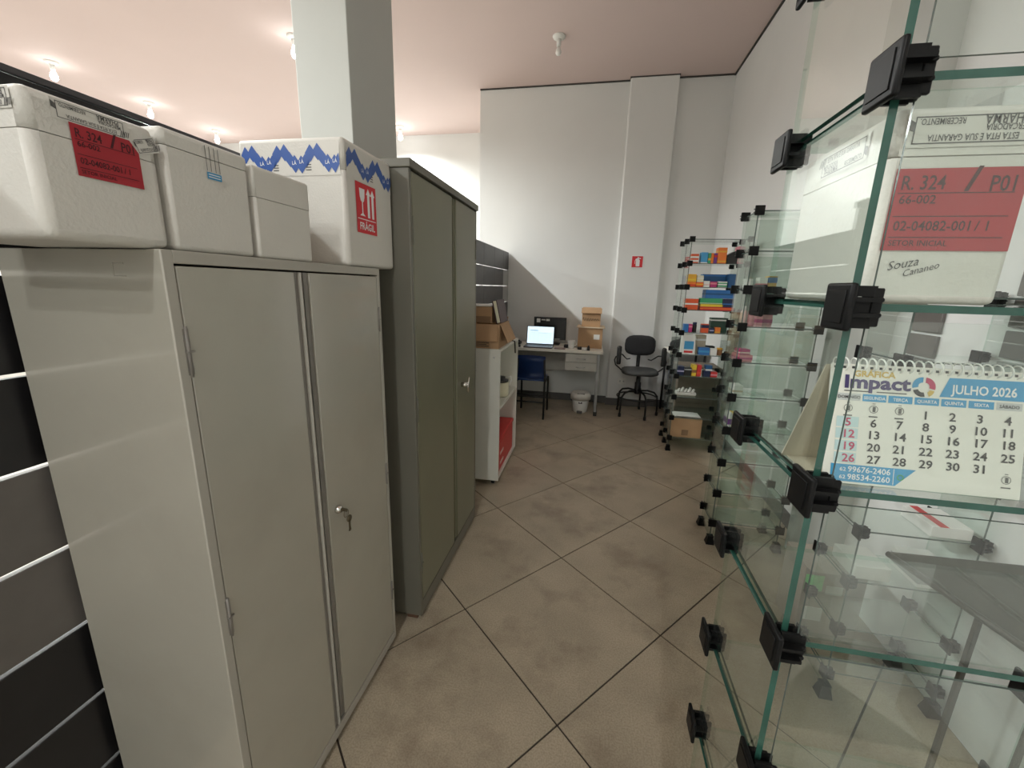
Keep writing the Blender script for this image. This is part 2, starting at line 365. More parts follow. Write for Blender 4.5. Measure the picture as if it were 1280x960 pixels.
# ------------------------------------------------------------------ slat wall between aisle and sales room
sw = thing('slat_wall', 'dark slatted partition of black and charcoal boards behind the steel cabinets', 'partition', (-1.145, 2.8, 0))
sx0, sx1 = -1.149, -1.131
ys = [-.6, .26, 1.84, 3.06, 4.28, 4.75, 5.22, 5.535]
zrows = [(.004, .096), (.103, 0.2920), (.301, 0.4925), (.5015, 0.6940), (.703, 0.8960), (.905, 1.0970), (1.106, 1.2950), (1.304, 1.4950), (1.505, 1.6950), (1.704, 1.872)]
near = {1: 'board_black', 2: 'board_black', 3: 'board_black', 4: 'board_grey', 5: 'board_grey', 6: 'board_black', 7: 'board_black', 8: 'board_black', 9: 'board_black', 0: 'board_black'}
light_far = {(6, 7), (6, 8)}
for a in range(len(ys) - 1):
    for r, (z0, z1) in enumerate(zrows):
        m = near[r] if a <= 1 else ('board_light' if (a, r) in light_far else 'board_dark')
        MB().box(sx0, sx1, ys[a] + .002, ys[a + 1] - .002, z0, z1 + (.05 if a >= 3 and r == 9 else 0), bev=.002, seg=1).build('board', m, sw)
for y in ys:
    MB().box(sx0 - .032, sx0 - .001, y - .015 if y > 0 else y, y + .015, 0, 1.87).build('post', 'alu', sw)
MB().box(sx0 - .006, sx1 + .006, -.6, 3.06, 1.873, 1.885).build('top_rail', 'board_dark', sw)
# ------------------------------------------------------------------ steel cabinets
def hinge(parent, x, y, z, m, h=.085):
    b = MB(); b.cyl((x + .0022, y, z - h / 2), (x + .0022, y, z + h / 2), .0028, 8); b.box(x - .001, x + .0015, y - .006, y + .006, z - h / 2 + .004, z + h / 2 - .004)
    b.box(x, x + .006, y - .004, y + .010, z - .0015, z + .0015)
    return b.build('hinge', m, parent)
# near, light grey
xf, xb, ya_, yb_, zt = -.737, -1.112, .617, 1.374, 1.548
c1 = thing('steel_cabinet', 'light grey two-door steel cabinet under the row of foam boxes', 'cabinet', ((xf + xb) / 2, (ya_ + yb_) / 2, 0))
b = MB(); b.box(xb, xf, ya_, ya_ + .012, .028, zt - .002, bev=.002); b.box(xb, xf, yb_ - .012, yb_, .028, zt - .002, bev=.002); b.box(xb, xb + .004, ya_ + .012, yb_ - .012, .028, zt - .004)
b.box(xb, xf - .028, ya_ + .012, yb_ - .012, .03, .045); b.box(xb, xf - .001, ya_ + .012, yb_ - .012, zt - .014, zt - .002)
b.build('carcass', 'cab_light', c1)
MB().box(xb + .006, xf - .026, ya_ + .013, yb_ - .013, .046, zt - .015).build('dark_filler', 'cab_gap_shade', c1, 'dark filler painted as the shade inside the door gap')
b = MB(); b.box(xf - .03, xf + .001, ya_ + .0005, ya_ + .021, .028, zt - .001, bev=.0015); b.box(xf - .03, xf + .001, yb_ - .017, yb_ - .0005, .028, zt - .001, bev=.0015)
b.box(xf - .03, xf + .001, ya_ + .021, yb_ - .017, zt - .024, zt - .001, bev=.0015); b.box(xf - .03, xf + .001, ya_ + .021, yb_ - .017, .028, .062, bev=.0015)
b.build('front_frame', 'cab_frame', c1)
d1 = MB(); d1.box(xf - .022, xf + .000, ya_ + .024, .946, .066, zt - .028, bev=.002)
d1 = d1.build('door', 'cab_light', c1)
b = MB(); b.box(xf - .022, xf - .005, .947, .963, .066, zt - .028); b.build('folded_edge', 'cab_shade_grime', d1, 'grimy folded edge with recess shade in its colour')
MB().box(xf - .022, xf + .004, .9635, .9685, .066, zt - .028, bev=.0015).build('door_lip', 'cab_frame', d1)
d2 = MB(); d2.box(xf - .022, xf + .000, 1.002, yb_ - .020, .066, zt - .028, bev=.002)
d2 = d2.build('door', 'cab_light', c1)
MB().box(xf - .022, xf - .005, .984, 1.001, .066, zt - .028).build('folded_edge', 'cab_shade_grime', d2, 'grimy folded edge with recess shade in its colour')
for z in (1.365, .78, .25): hinge(d1, xf, ya_ + .0225, z, 'cab_shade_grime', .095)
for z in (1.375, .79, .27): hinge(d2, xf, yb_ - .0185, z, 'cab_shade_grime', .085)
ly, lz = 1.043, .815
RX = Matrix.Rotation(PI / 2, 4, 'Y')
MB().lathe([(.013, 0), (.014, .004), (.011, .012), (.0085, .015), (.001, .0155)], (xf, ly, lz), 16, mx=RX).build('lock', 'chrome', d2, 'chrome lock')
k = MB(); k.box(xf + .015, xf + .034, ly - .002, ly + .002, lz - .005, lz + .005, bev=.001)
k.tube([(xf + .030, ly + .012 * math.sin(t), lz - .011 + .012 * math.cos(t)) for t in [2 * PI * q / 14 for q in range(14)]], .0011, 6, closed=True)
k.lathe([(.001, -.002), (.0115, -.002), (.0115, .002), (.001, .002)], (xf + .030, ly + .014, lz - .036), 14, mx=RX)
k.box(xf + .0285, xf + .0315, ly + .0105, ly + .0175, lz - .074, lz - .044); k.box(xf + .0285, xf + .0315, ly + .009, ly + .019, lz - .078, lz - .072)
k.build('keys', 'brass', d2, 'keys hanging from the lock')
MB().tube([(x_, ya_ - .0005, z_) for x_, z_ in ((xf - .082, 1.522), (xf - .105, 1.522), (xf - .106, 1.500), (xf - .080, 1.500))], .0012, 5).build('label_clip', 'cab_frame', c1)
for x_, y_ in ((xf - .045, ya_ + .035), (xf - .045, yb_ - .045), (xb + .04, ya_ + .035), (xb + .04, yb_ - .045)): MB().box(x_ - .022, x_ + .022, y_ - .022, y_ + .022, 0, .028).build('foot', 'rust', c1)
# far, olive grey, taller
xf, xb, ya_, yb_, zt = -.674, -1.078, 1.497, 2.378, 1.928
c2 = thing('steel_cabinet', 'tall olive grey two-door steel cabinet with a chrome handle', 'cabinet', ((xf + xb) / 2, (ya_ + yb_) / 2, 0))
b = MB(); b.box(xb, xf, ya_, ya_ + .012, .03, zt - .03, bev=.002); b.box(xb, xf, yb_ - .012, yb_, .03, zt - .03, bev=.002); b.box(xb, xb + .004, ya_ + .012, yb_ - .012, .03, zt - .03)
b.box(xb, xf - .028, ya_ + .012, yb_ - .012, .03, .05); b.build('carcass', 'cab_olive_frame', c2)
MB().box(xb - .004, xf + .010, ya_ - .006, yb_ + .006, zt - .030, zt, bev=.003).build('lid', 'cab_olive_frame', c2)
MB().box(xb + .006, xf - .030, ya_ + .013, yb_ - .013, .051, zt - .031).build('dark_filler', 'cab_gap_shade', c2, 'dark filler painted as the shade inside the door gap')
b = MB(); b.box(xf - .03, xf + .001, ya_ + .0005, ya_ + .020, .03, zt - .031, bev=.0015); b.box(xf - .03, xf + .001, yb_ - .018, yb_ - .0005, .03, zt - .031, bev=.0015)
b.box(xf - .03, xf + .001, ya_ + .020, yb_ - .018, .03, .098, bev=.0015); b.build('front_frame', 'cab_olive_frame', c2)
d1 = MB().box(xf - .022, xf + .001, ya_ + .024, 1.962, .103, zt - .036, bev=.003).build('door', 'cab_olive', c2)
d2 = MB(); d2.box(xf - .022, xf + .001, 2.020, yb_ - .021, .103, zt - .036, bev=.003); d2.box(xf - .022, xf - .006, 1.998, 2.019, .103, zt - .036, bev=.003)
d2 = d2.build('door', 'cab_olive', c2)
for z in (1.69, 1.0, .29): hinge(d1, xf, ya_ + .022, z, 'cab_olive_frame', .10); hinge(d2, xf, yb_ - .0195, z, 'cab_olive_frame', .10)
hb = MB(); hb.cyl((xf, 2.10, .975), (xf + .030, 2.10, .975), .013, 12); hb.cyl((xf + .028, 2.10, .975), (xf + .040, 2.10, .975), .007, 10); hb.tube([(xf + .036, 2.10, .935), (xf + .036, 2.10, .975), (xf + .037, 2.115, 1.015)], .0055, 8)
hb.build('handle', 'chrome', d2, 'chrome turning handle')
for x_, y_ in ((xf - .05, ya_ + .04), (xf - .05, yb_ - .05), (xb + .05, ya_ + .04), (xb + .05, yb_ - .05)): MB().box(x_ - .025, x_ + .025, y_ - .025, y_ + .025, 0, .03).build('foot', 'rust', c2)
# ------------------------------------------------------------------ foam boxes on the near cabinet
CT = 1.548
def foam_box(label, x0, x1, y0, y1, z0, zs, z1, bev=.012, taper=.0):
    t = thing('foam_box', label, 'foam box', ((x0 + x1) / 2, (y0 + y1) / 2, z0), group=None)
    for nm, lo in (('body', True), ('lid', False)):
        b = MB(); b.box(x0, x1, y0, y1, z0, z1, bev=bev, seg=3)
        if taper:
            cx, cy_ = (x0 + x1) / 2, (y0 + y1) / 2
            for v in b.bm.verts:
                f = 1 - taper * max(0, zs - v.co.z) / (zs - z0) + (.004 if not lo else 0); v.co.x = cx + (v.co.x - cx) * f; v.co.y = cy_ + (v.co.y - cy_) * f
        cut = bmesh.ops.bisect_plane(b.bm, geom=b.bm.verts[:] + b.bm.edges[:] + b.bm.faces[:], plane_co=(0, 0, zs + (-.0006 if lo else .0006)), plane_no=(0, 0, 1), clear_outer=lo, clear_inner=not lo)
        bmesh.ops.edgeloop_fill(b.bm, edges=[e for e in cut['geom_cut'] if isinstance(e, bmesh.types.BMEdge)])
        b.build(nm, 'foam', t)
    q = bev * .45 if not taper else .004
    MB().box(x0 + q, x1 - q, y0 + q, y1 - q, zs - .0012, zs + .0012).build('seam', 'foam_seam', t)
    return t
def tape_print(parent, origin, basis, w_, h_, flip=True, name='printed_tape'):
    """a strip of clear tape with framed upside-down print"""
    R = Matrix.Rotation(PI, 4, 'Z') if flip else Matrix.Identity(4)
    T = MB(); T.quad(plane_pts(origin, basis, [(-w_ / 2, -h_ / 2), (w_ / 2, -h_ / 2), (w_ / 2, h_ / 2), (-w_ / 2, h_ / 2)], .0012)); t = T.build(name, 'tape', parent)
    lw = h_ * .035; B = basis @ R; f = MB()
    fx, fy = w_ * .44, h_ * .40
    for a in ((-fx, -fy, fx, -fy + lw), (-fx, fy - lw, fx, fy), (-fx, -fy, -fx + lw, fy), (fx - lw, -fy, fx, fy)):
        f.quad(plane_pts(origin, B, [(a[0], a[1]), (a[2], a[1]), (a[2], a[3]), (a[0], a[3])], .0016))
    f.quad(plane_pts(origin, B, [(fx, -fy * .6), (w_ * .495, -fy * .9), (w_ * .495, -fy * .1), (fx, fy * .1)], .0016))
    for q in range(5):
        u = -fx + h_ * .10 * (q - 3)
        f.quad(plane_pts(origin, B, [(u, fy * .1), (u + h_ * .05, fy * .1), (u + h_ * .15, fy * .9), (u + h_ * .10, fy * .9)], .0016))
    f.build('print_frame', 'ink_soft', t)
    sz = h_ * .27; s_ = w_ / h_
    L = [('ESTA FITA É SUA GARANTIA', sz, 0, h_ * .14, 'CENTER', .052 * s_ / .27), ('MERCADORIA', sz * .95, -fx * .9, -h_ * .12, 'LEFT', .052 * s_ / .27), ('RECEBIMENTO.', sz * .95, fx * .93, -h_ * .33, 'RIGHT', .052 * s_ / .27)]
    L.append(('PHARMA', sz * 1.5, -fx * .85, -h_ * .40, 'LEFT', .052 * s_ / .27))
    lettering('lettering', L, 'ink_soft', t, origin, B, .012, .0017)
    return t
def red_label(parent, origin, basis, w_, h_, notch=0., flip=False):
    q = [(0, 0), (w_, 0)] + ([(w_, h_ - notch), (w_ - notch * .75, h_)] if notch else [(w_, h_)]) + [(0, h_)]
    b = MB(); b.quad(plane_pts(origin, basis, q, .0015)); t = b.build('red_label', 'red_label', parent, 'red shipping label')
    ln = MB()
    for y in (.70, .42, .16): ln.quad(plane_pts(origin, basis, [(w_ * .04, h_ * y), (w_ * .93, h_ * y), (w_ * .93, h_ * (y + .012)), (w_ * .04, h_ * (y + .012))], .0018))
    ln.build('rule', 'ink_red', t)
    s = h_ * .24
    lettering('lettering', [('R. 324', s, w_ * .05, h_ * .75, 'LEFT', .8), ('P01', s * 1.1, w_ * .95, h_ * .72, 'RIGHT', .8), ('66-002', s * .62, w_ * .06, h_ * .58, 'LEFT', 1.), ('02-04082-001', s * .72, w_ * .06, h_ * .25, 'LEFT', -w_ * .60), ('/', s * .72, w_ * .70, h_ * .25, 'LEFT', .9), ('1', s * .72, w_ * .82, h_ * .25, 'RIGHT', .9),
        ('SETOR INICIAL', s * .42, w_ * .05, h_ * .06, 'LEFT', 1.), ('/', s * 1.7, w_ * .60, h_ * .73, 'CENTER', 1.3)], 'ink_red', t, origin, basis, .012, .0019)
    return t
bx = -.745
A = foam_box('white foam box with red label and printed tape at the near cabinet end', -1.02, bx, .472, .648, CT, 1.687, 1.742, .014)
red_label(A, (bx, .522, 1.640), SIDE, .092, .070, .016)
tape_print(A, (bx, .553, 1.722), SIDE @ Matrix.Rotation(.0, 4, 'Z'), .098, .026)
tape_print(A, (bx, .628, 1.710), SIDE @ Matrix.Rotation(.35, 4, 'Z'), .038, .024)
tape_print(A, (-.80, .472, 1.722), FRONT, .085, .026)
B_ = foam_box('white foam box with small blue sticker between the red-labelled one and the short one', -1.03, bx + .002, .654, .842, CT, 1.722, 1.752, .010, .02)
b = MB(); b.quad(plane_pts((bx + .002, .737, 1.686), SIDE, [(0, 0), (.032, 0), (.032, .012), (0, .012)], .0016)); st = b.build('blue_sticker', 'cyan', B_)
b = MB()
for y in (.003, .0075): b.quad(plane_pts((bx + .002, .737, 1.686), SIDE, [(.003, y), (.029, y), (.029, y + .0018), (.003, y + .0018)], .0018))
b.build('sticker_print', 'white_print', st)
b = MB()
for y in (.738, .747, .757, .766): b.quad(plane_pts((bx + .002, y, 1.700), SIDE, [(0, 0), (.0012, 0), (.0012, .044), (0, .044)], .0016))
b.build('pen_lines', 'ink_soft', B_)
C_ = foam_box('plain short white foam box standing against the big blue-taped one', -1.00, bx + .003, .848, 1.036, CT, 1.676, 1.742, .008, .012)
DX = -.737
D = foam_box('large white foam box with blue diamond tape and fragile label', -1.085, DX, 1.196, 1.489, CT, 1.818, 1.906, .012)
# blue tape of diamonds round the seam of the big box
def blue_tape(origin, basis, length, n):
    b = MB(); L = length / n
    for k in range(n):
        u = k * L
        for di, (dx, dy, s) in enumerate(((.02, -.004, .8), (.14, .014, 1), (.36, .017, 1), (.52, -.002, .9), (.66, -.014, 1.05), (.86, -.016, 1.05), (.98, -.004, .7))):
            cx, r = u + dx * L, .0235 * s
            b.quad(plane_pts(origin, basis, [(max(0, cx - L * .165 * s), dy), (cx, dy - r), (min(length, cx + L * .165 * s), dy), (cx, dy + r)], .0016 + .0001 * di))
    strip = MB(); strip.quad(plane_pts(origin, basis, [(0, -.046), (length, -.046), (length, .036), (0, .036)], .0012)); t = strip.build('tape_strip', 'foam', D)
    b.build('blue_diamonds', 'blue_tape', t)
    tx, sm = [], MB()
    for k in range(n):
        u = k * L
        tx += [('LÁ', .014, u + .64 * L, -.016, 'CENTER', .9), ('LÁ', .014, u + .86 * L, -.013, 'CENTER', .9)]
        for q in range(3):
            a, c = u + L * .98, -.018 - .007 * q
            if a + .018 < length: sm.quad(plane_pts(origin, basis, [(a, c), (a + .018, c), (a + .018, c + .003), (a, c + .003)], .0016))
    sm.build('small_print', 'ink_soft', t)
    lettering('tape_lettering', tx, 'white_print', t, origin, basis, .012, .0026)
    return t
blue_tape((-1.073, 1.196, 1.848), FRONT, .325, 3)
blue_tape((DX, 1.207, 1.848), SIDE, .272, 2)
fo = (DX, 1.249, 1.652)
b = MB(); b.quad(plane_pts(fo, SIDE, [(0, 0), (.121, 0), (.121, .148), (0, .148)], .0016)); fr = b.build('fragile_label', 'sign_red', D, 'red fragile label with glass and arrows')
b = MB()
b.quad(plane_pts(fo, SIDE, [(.020, .132), (.052, .132), (.050, .108), (.045, .096), (.039, .092), (.039, .060), (.052, .052), (.020, .052), (.033, .060), (.033, .092), (.027, .096), (.022, .108)], .0019))
for u in (.066, .092):
    b.quad(plane_pts(fo, SIDE, [(u, .050), (u + .014, .050), (u + .014, .118), (u + .021, .118), (u + .007, .138), (u - .007, .118), (u, .118)], .0019))
b.quad(plane_pts(fo, SIDE, [(.006, .041), (.115, .041), (.115, .0435), (.006, .0435)], .0019))
b.build('fragile_symbols', 'white_print', fr)
lettering('lettering', [('FRÁGIL', .030, .0605, .011, 'CENTER', .95)], 'white_print', fr, fo, SIDE, .02, .002)
# ------------------------------------------------------------------ extinguisher sign, wall sockets
sg = thing('extinguisher_sign', 'small red fire extinguisher sign on the white pilaster', 'sign', (.482, 5.469, 1.75))
MB().box(.410, .553, 5.4655, 5.4695, 1.752, 1.898).build('border', 'white_print', sg)
MB().box(.418, .545, 5.4645, 5.4654, 1.760, 1.890).build('red_field', 'sign_red', sg)
b = MB(); b.prism([(.466, 1.772), (.510, 1.772), (.510, 1.842), (.500, 1.854), (.500, 1.862), (.522, 1.858), (.520, 1.868), (.496, 1.872), (.492, 1.880), (.484, 1.880), (.480, 1.868), (.462, 1.860), (.452, 1.836), (.452, 1.800), (.458, 1.800), (.458, 1.834), (.466, 1.846)], 5.4638, 5.4644, 1)
b.build('extinguisher_symbol', 'white_print', sg)
def socket(x, y, z, label, n=1):
    t = thing('wall_socket', label, 'socket', (x, y, z))
    MB().box(x - .055, x + .055, y - .010, y, z - .04, z + .04, bev=.003).build('plate', 'socket', t)
    for q in (-.022, .022): MB().cyl((x + q, y - .0125, z), (x + q, y - .0095, z), .011, 10).build('outlet', 'grey_print', t)
socket(-.800, YB - .0005, .915, 'white wall socket left of the black monitor')
socket(.420, 5.4690, .33, 'white wall socket low on the pilaster behind the office chair')
# ------------------------------------------------------------------ bookshelf and what it carries
bx0, bx1, by0, by1, bh = -.985, -.630, 2.860, 3.580, 1.058
bs = thing('bookshelf', 'white open bookshelf with cardboard boxes on top beside the olive cabinet', 'bookshelf', ((bx0 + bx1) / 2, (by0 + by1) / 2, 0))
MB().box(bx0, bx1, by0, by0 + .018, .045, bh - .018).build('side_panel', 'white_lam', bs)
MB().box(bx0, bx1, by1 - .018, by1, .045, bh - .018).build('side_panel', 'white_lam', bs)
MB().box(bx0, bx0 + .012, by0 + .018, by1 - .018, .045, bh - .018).build('back_panel', 'white_lam', bs)
MB().box(bx0, bx1, by0, by1, bh - .018, bh).build('top', 'white_lam', bs)
for z in (.045, .600): MB().box(bx0 + .012, bx1 - .004, by0 + .018, by1 - .018, z, z + .020).build('shelf', 'white_lam', bs)
for x_ in (bx0 + .05, bx1 - .05):
    for y_ in (by0 + .05, by1 - .05):
        b = MB(); b.cyl((x_ - .010, y_, .020), (x_ + .010, y_, .020), .020, 12); b.box(x_ - .014, x_ + .014, y_ - .012, y_ + .012, .034, .045); b.build('caster', 'black', bs)
MB().cyl((bx1 - .045, by0 - .002, bh - .06), (bx1 - .045, by0, bh - .06), .006, 8).build('screw_cap', 'grey_print', bs)
rb = thing('red_crate', 'red plastic crate in the lowest bookshelf compartment', 'crate', (-.79, 3.25, .065))
b = MB(); x0, x1, y0, y1, z0, z1 = -.93, -.648, 2.93, 3.52, .065, .345
b.box(x0, x1, y0, y1, z0, z1 - .03, bev=.012); b.build('body', 'p_red', rb)
MB().box(x0 - .004, x1 + .006, y0 - .004, y1 + .006, z1 - .03, z1, bev=.008).build('lid', 'p_red', rb)
b = MB()
for z in (.12, .20): b.box(x1 - .001, x1 + .003, 3.0, 3.12, z, z + .022)
b.build('latch', 'p_palepink', rb)
th = thing('coffee_flask', 'cream cylindrical container with black lid on the bookshelf middle shelf', 'flask', (-.715, 3.25, .62))
MB().lathe([(.01, .62), (.070, .62), (.074, .63), (.074, .730), (.066, .737), (.01, .737)], (-.715, 3.25, 0), 20).build('body', 'p_cream', th)
MB().lathe([(.01, .738), (.070, .738), (.070, .752), (.045, .762), (.045, .776), (.01, .778)], (-.715, 3.25, 0), 20).build('lid', 'black', th)
MB().tube([(-.66, 3.28, .765), (-.632, 3.29, .775), (-.628, 3.29, .745), (-.645, 3.285, .70)], .007, 8).build('handle', 'p_white', th)
# cartons on the bookshelf
def carton(label, x0, x1, y0, y1, z0, z1, m='card', open_=True):
    t = thing('carton', label, 'cardboard box', ((x0 + x1) / 2, (y0 + y1) / 2, z0)); w_ = .005
    b = MB(); b.box(x0, x1, y0, y0 + w_, z0, z1); b.box(x0, x1, y1 - w_, y1, z0, z1); b.box(x0, x0 + w_, y0 + w_, y1 - w_, z0, z1); b.box(x1 - w_, x1, y0 + w_, y1 - w_, z0, z1); b.box(x0 + w_, x1 - w_, y0 + w_, y1 - w_, z0, z0 + w_)
    if not open_: b.box(x0 + w_, x1 - w_, y0 + w_, y1 - w_, z1 - w_, z1)
    b.build('body', m, t); return t
def flap(t, p0, p1, d, th_=.004, m='card'):
    p0, p1, d = Vector(p0), Vector(p1), Vector(d); n = (p1 - p0).cross(d).normalized() * th_
    b = MB(); b._add([p0, p1, p1 + d, p0 + d, p0 + n, p1 + n, p1 + d + n, p0 + d + n], [(0, 1, 2, 3), (7, 6, 5, 4), (0, 4, 5, 1), (1, 5, 6, 2), (2, 6, 7, 3), (3, 7, 4, 0)])
    return b.build('flap', m, t)
cb = carton('brown open carton with a drooping side flap on top of the bookshelf', -.94, -.650, 2.885, 3.25, bh, 1.232)
flap(cb, (-.94, 2.884, 1.232), (-.655, 2.884, 1.232), (0, -.030, -.118))
flap(cb, (-.649, 2.93, 1.235), (-.649, 3.22, 1.235), (.062, 0, -.135))
flap(cb, (-.94, 3.248, 1.232), (-.66, 3.248, 1.232), (0, .02, .03))
b = MB()
for q in range(4): b.box(-.90, -.72 - .018 * (q % 2), 2.8838, 2.8846, 1.072 + .012 * q, 1.077 + .012 * q)
b.build('printed_lines', 'ink', cb)
cu = carton('small brown carton stacked on the open carton of the bookshelf', -.93, -.707, 2.91, 3.16, 1.237, 1.352, 'card', False)
MB().box(-.93, -.712, 2.914, 3.155, 1.353, 1.362, bev=.003).build('paper_stack', 'p_white', cu)
flap(cu, (-.93, 2.909, 1.285), (-.715, 2.909, 1.285), (0, -.012, -.045), m='card_dark')
fd = thing('folder', 'dark red ring folder leaning against the small carton', 'folder', (-.675, 3.03, 1.237))
mxf = Matrix.Translation((-.652, 3.03, 1.238)) @ Matrix.Rotation(-.22, 4, 'Y')
MB().box(-.022, -.016, -.12, .12, 0, .165, mx=mxf).build('cover', mat('folder_maroon', (.045, .012, .016), .45), fd)
MB().box(.008, .014, -.12, .12, 0, .165, mx=mxf).build('cover', bpy.data.materials['folder_maroon'], fd)
MB().box(-.015, .007, -.115, .115, .006, .160, mx=mxf).build('pages', 'p_cream', fd)
# ------------------------------------------------------------------ desk
dk = thing('desk', 'white desk with two drawers against the back wall', 'desk', (-.45, 5.18, 0))
dx0, dx1, dy0, dy1, dz = -1.06, .142, 4.880, 5.500, .785
MB().box(dx0, dx1, dy0, dy1, dz - .032, dz, bev=.003).build('desk_top', 'desk_top', dk)
MB().box(dx0 + .06, dx1 - .08, dy1 - .07, dy1 - .055, .43, dz - .033).build('modesty_panel', 'desk_grey', dk)
for x_ in (dx0 + .05, dx1 - .045):
    MB().box(x_ - .016, x_ + .016, dy0 + .30, dy0 + .34, .045, dz - .034).build('leg', 'steel_grey', dk)
    b = MB(); b.box(x_ - .018, x_ + .018, dy0 + .02, dy1 - .03, .030, .055, bev=.004); b.build('leg_foot', 'steel_grey', dk)
    MB().box(x_ - .02, x_ + .02, dy0 + .015, dy0 + .06, 0, .05, bev=.004).build('foot_cap', 'black', dk)
    MB().box(x_ - .02, x_ + .02, dy1 - .08, dy1 - .035, 0, .05, bev=.004).build('foot_cap', 'black', dk)
    MB().box(x_ - .013, x_ + .013, dy0 + .02, dy0 + .045, .05, dz - .034).build('leg', 'steel_grey', dk)
MB().box(-.292, .080, dy0 + .035, dy0 + .45, .540, dz - .034).build('drawer_case', 'desk_grey', dk)
for z in (.545, .645):
    dr = MB().box(-.288, .076, dy0 + .018, dy0 + .034, z, z + .096, bev=.002).build('drawer', 'desk_grey', dk)
    MB().tube([(-.155, dy0 + .018, z + .04), (-.150, dy0 + .004, z + .04), (-.062, dy0 + .004, z + .04), (-.057, dy0 + .018, z + .04)], .004, 6).build('drawer_handle', 'alu', dr)
# laptop
lp = thing('laptop', 'open black laptop with a lit screen on the desk', 'laptop', (-.63, 5.02, dz))
MB().box(-.800, -.455, 4.905, 5.125, dz, dz + .016, bev=.003).build('base', mat('laptop_shell', (.07, .055, .055), .35), lp)
kb = MB()
for r in range(5):
    for c_ in range(14): kb.box(-.780 + c_ * .022, -.762 + c_ * .022, 4.99 + r * .022, 5.008 + r * .022, dz + .016, dz + .0185)
kb = kb.build('keyboard', 'black', lp); kb['kind'] = 'stuff'
mxl = Matrix.Translation((-.6275, 5.125, dz + .016)) @ Matrix.Rotation(-.20, 4, 'X')
ld = MB().box(-.172, .172, 0, .008, 0, .228, bev=.002, mx=mxl).build('screen_lid', 'black', lp)
MB().box(-.163, .163, -.0012, -.0004, .012, .220, mx=mxl).build('screen', 'screen', ld, 'bright white screen with a table')
b = MB()
for q in range(6): b.box(-.132 + .050 * q, -.128 + .050 * q, -.0022, -.0014, .034, .138, mx=mxl)
for q in range(7): b.box(-.13, .145, -.0022, -.0014, .036 + .0145 * q, .0385 + .0145 * q, mx=mxl)
b.box(-.13, .145, -.0022, -.0014, .140, .146, mx=mxl); b.box(-.13, -.03, -.0022, -.0014, .165, .180, mx=mxl)
b.build('screen_table', 'screen_blue', ld)
# monitor
mo = thing('monitor', 'black monitor with white stickers standing behind the laptop', 'monitor', (-.53, 5.33, dz))
MB().box(-.735, -.325, 5.30, 5.325, .845, 1.128, bev=.004).build('bezel', 'black', mo)
MB().box(-.722, -.338, 5.2985, 5.2995, .865, 1.115).build('screen', 'screen_dark', mo)
MB().box(-.56, -.50, 5.327, 5.355, dz + .010, 1.0, bev=.004).build('stand', 'black', mo)
MB().box(-.66, -.40, 5.26, 5.42, dz, dz + .012, bev=.004).build('stand_foot', 'black', mo)
b = MB(); b.box(-.700, -.655, 5.2970, 5.2984, 1.060, 1.108); b.box(-.640, -.590, 5.2970, 5.2984, 1.086, 1.102); b.box(-.580, -.535, 5.2970, 5.2984, 1.080, 1.106); b.build('sticker', 'p_white', mo)
MB().box(-.48, -.40, 5.2970, 5.2999, .852, .862).build('logo_bar', 'grey_print', mo)
# mug and small things
mg = thing('mug', 'white mug among the cables on the desk', 'mug', (-.235, 5.05, dz))
MB().lathe([(.005, 0), (.032, 0), (.036, .01), (.042, .095), (.039, .095), (.033, .012), (.005, .008)], (-.235, 5.05, dz), 18).build('cup', 'p_white', mg)
MB().tube([(-.200, 5.05, dz + .075), (-.178, 5.05, dz + .070), (-.174, 5.05, dz + .045), (-.200, 5.05, dz + .025)], .005, 6).build('handle', 'p_white', mg)
def small(name, label, cat, fn, m, base):
    b = MB(); fn(b); return solo(b, name, m, label, cat, base)
small('computer_mouse', 'black computer mouse right of the mug', 'mouse', lambda b: b.lathe([(.004, 0), (.034, 0), (.036, .012), (.028, .028), (.004, .034)], (-.125, 4.99, dz), 16), 'black', (-.125, 4.99, dz))
small('power_adapter', 'black power adapter left of the mug', 'adapter', lambda b: b.box(-.325, -.275, 5.04, 5.14, dz, dz + .035, bev=.006), 'black', (-.30, 5.09, dz))
small('adhesive_tape_roll', 'roll of white tape at the front of the desk', 'tape', lambda b: b.lathe([(.020, 0), (.033, 0), (.033, .03), (.020, .03), (.020, 0)], (-.075, 4.945, dz), 18), 'p_white', (-.075, 4.945, dz))
small('marker_pen', 'thick black marker standing beside the tape roll', 'pen', lambda b: (b.cyl((-.028, 4.93, dz), (-.028, 4.93, dz + .045), .016, 10), b.cyl((-.028, 4.93, dz + .045), (-.028, 4.93, dz + .058), .010, 10)), 'black', (-.028, 4.93, dz))
small('notebook', 'small closed notebook lying between the laptop and the mug', 'notebook', lambda b: (b.box(-.43, -.30, 4.90, 5.00, dz, dz + .010, bev=.002)), mat('notebook_cover', (.30, .22, .20), .5), (-.365, 4.95, dz))
small('desk_phone', 'flat black phone on the left desk end near the cartons', 'phone', lambda b: (b.box(-.985, -.875, 5.10, 5.25, dz, dz + .035, bev=.008), b.tube([(-.98, 5.12, dz + .05), (-.93, 5.10, dz + .056), (-.88, 5.12, dz + .05)], .013, 8)), 'black', (-.93, 5.17, dz))
small('cable_clip', 'tiny black clip on the desk beside the laptop', 'clip', lambda b: b.box(-.865, -.840, 4.93, 4.955, dz, dz + .022, bev=.003), 'black', (-.85, 4.94, dz))
small('desk_cable', 'black cable running along the desk behind the mug', 'cable', lambda b: b.tube([(-.31, 5.12, dz + .006), (-.22, 5.15, dz + .006), (-.14, 5.10, dz + .006), (-.12, 5.03, dz + .006)], .005, 6), 'black', (-.22, 5.12, dz))
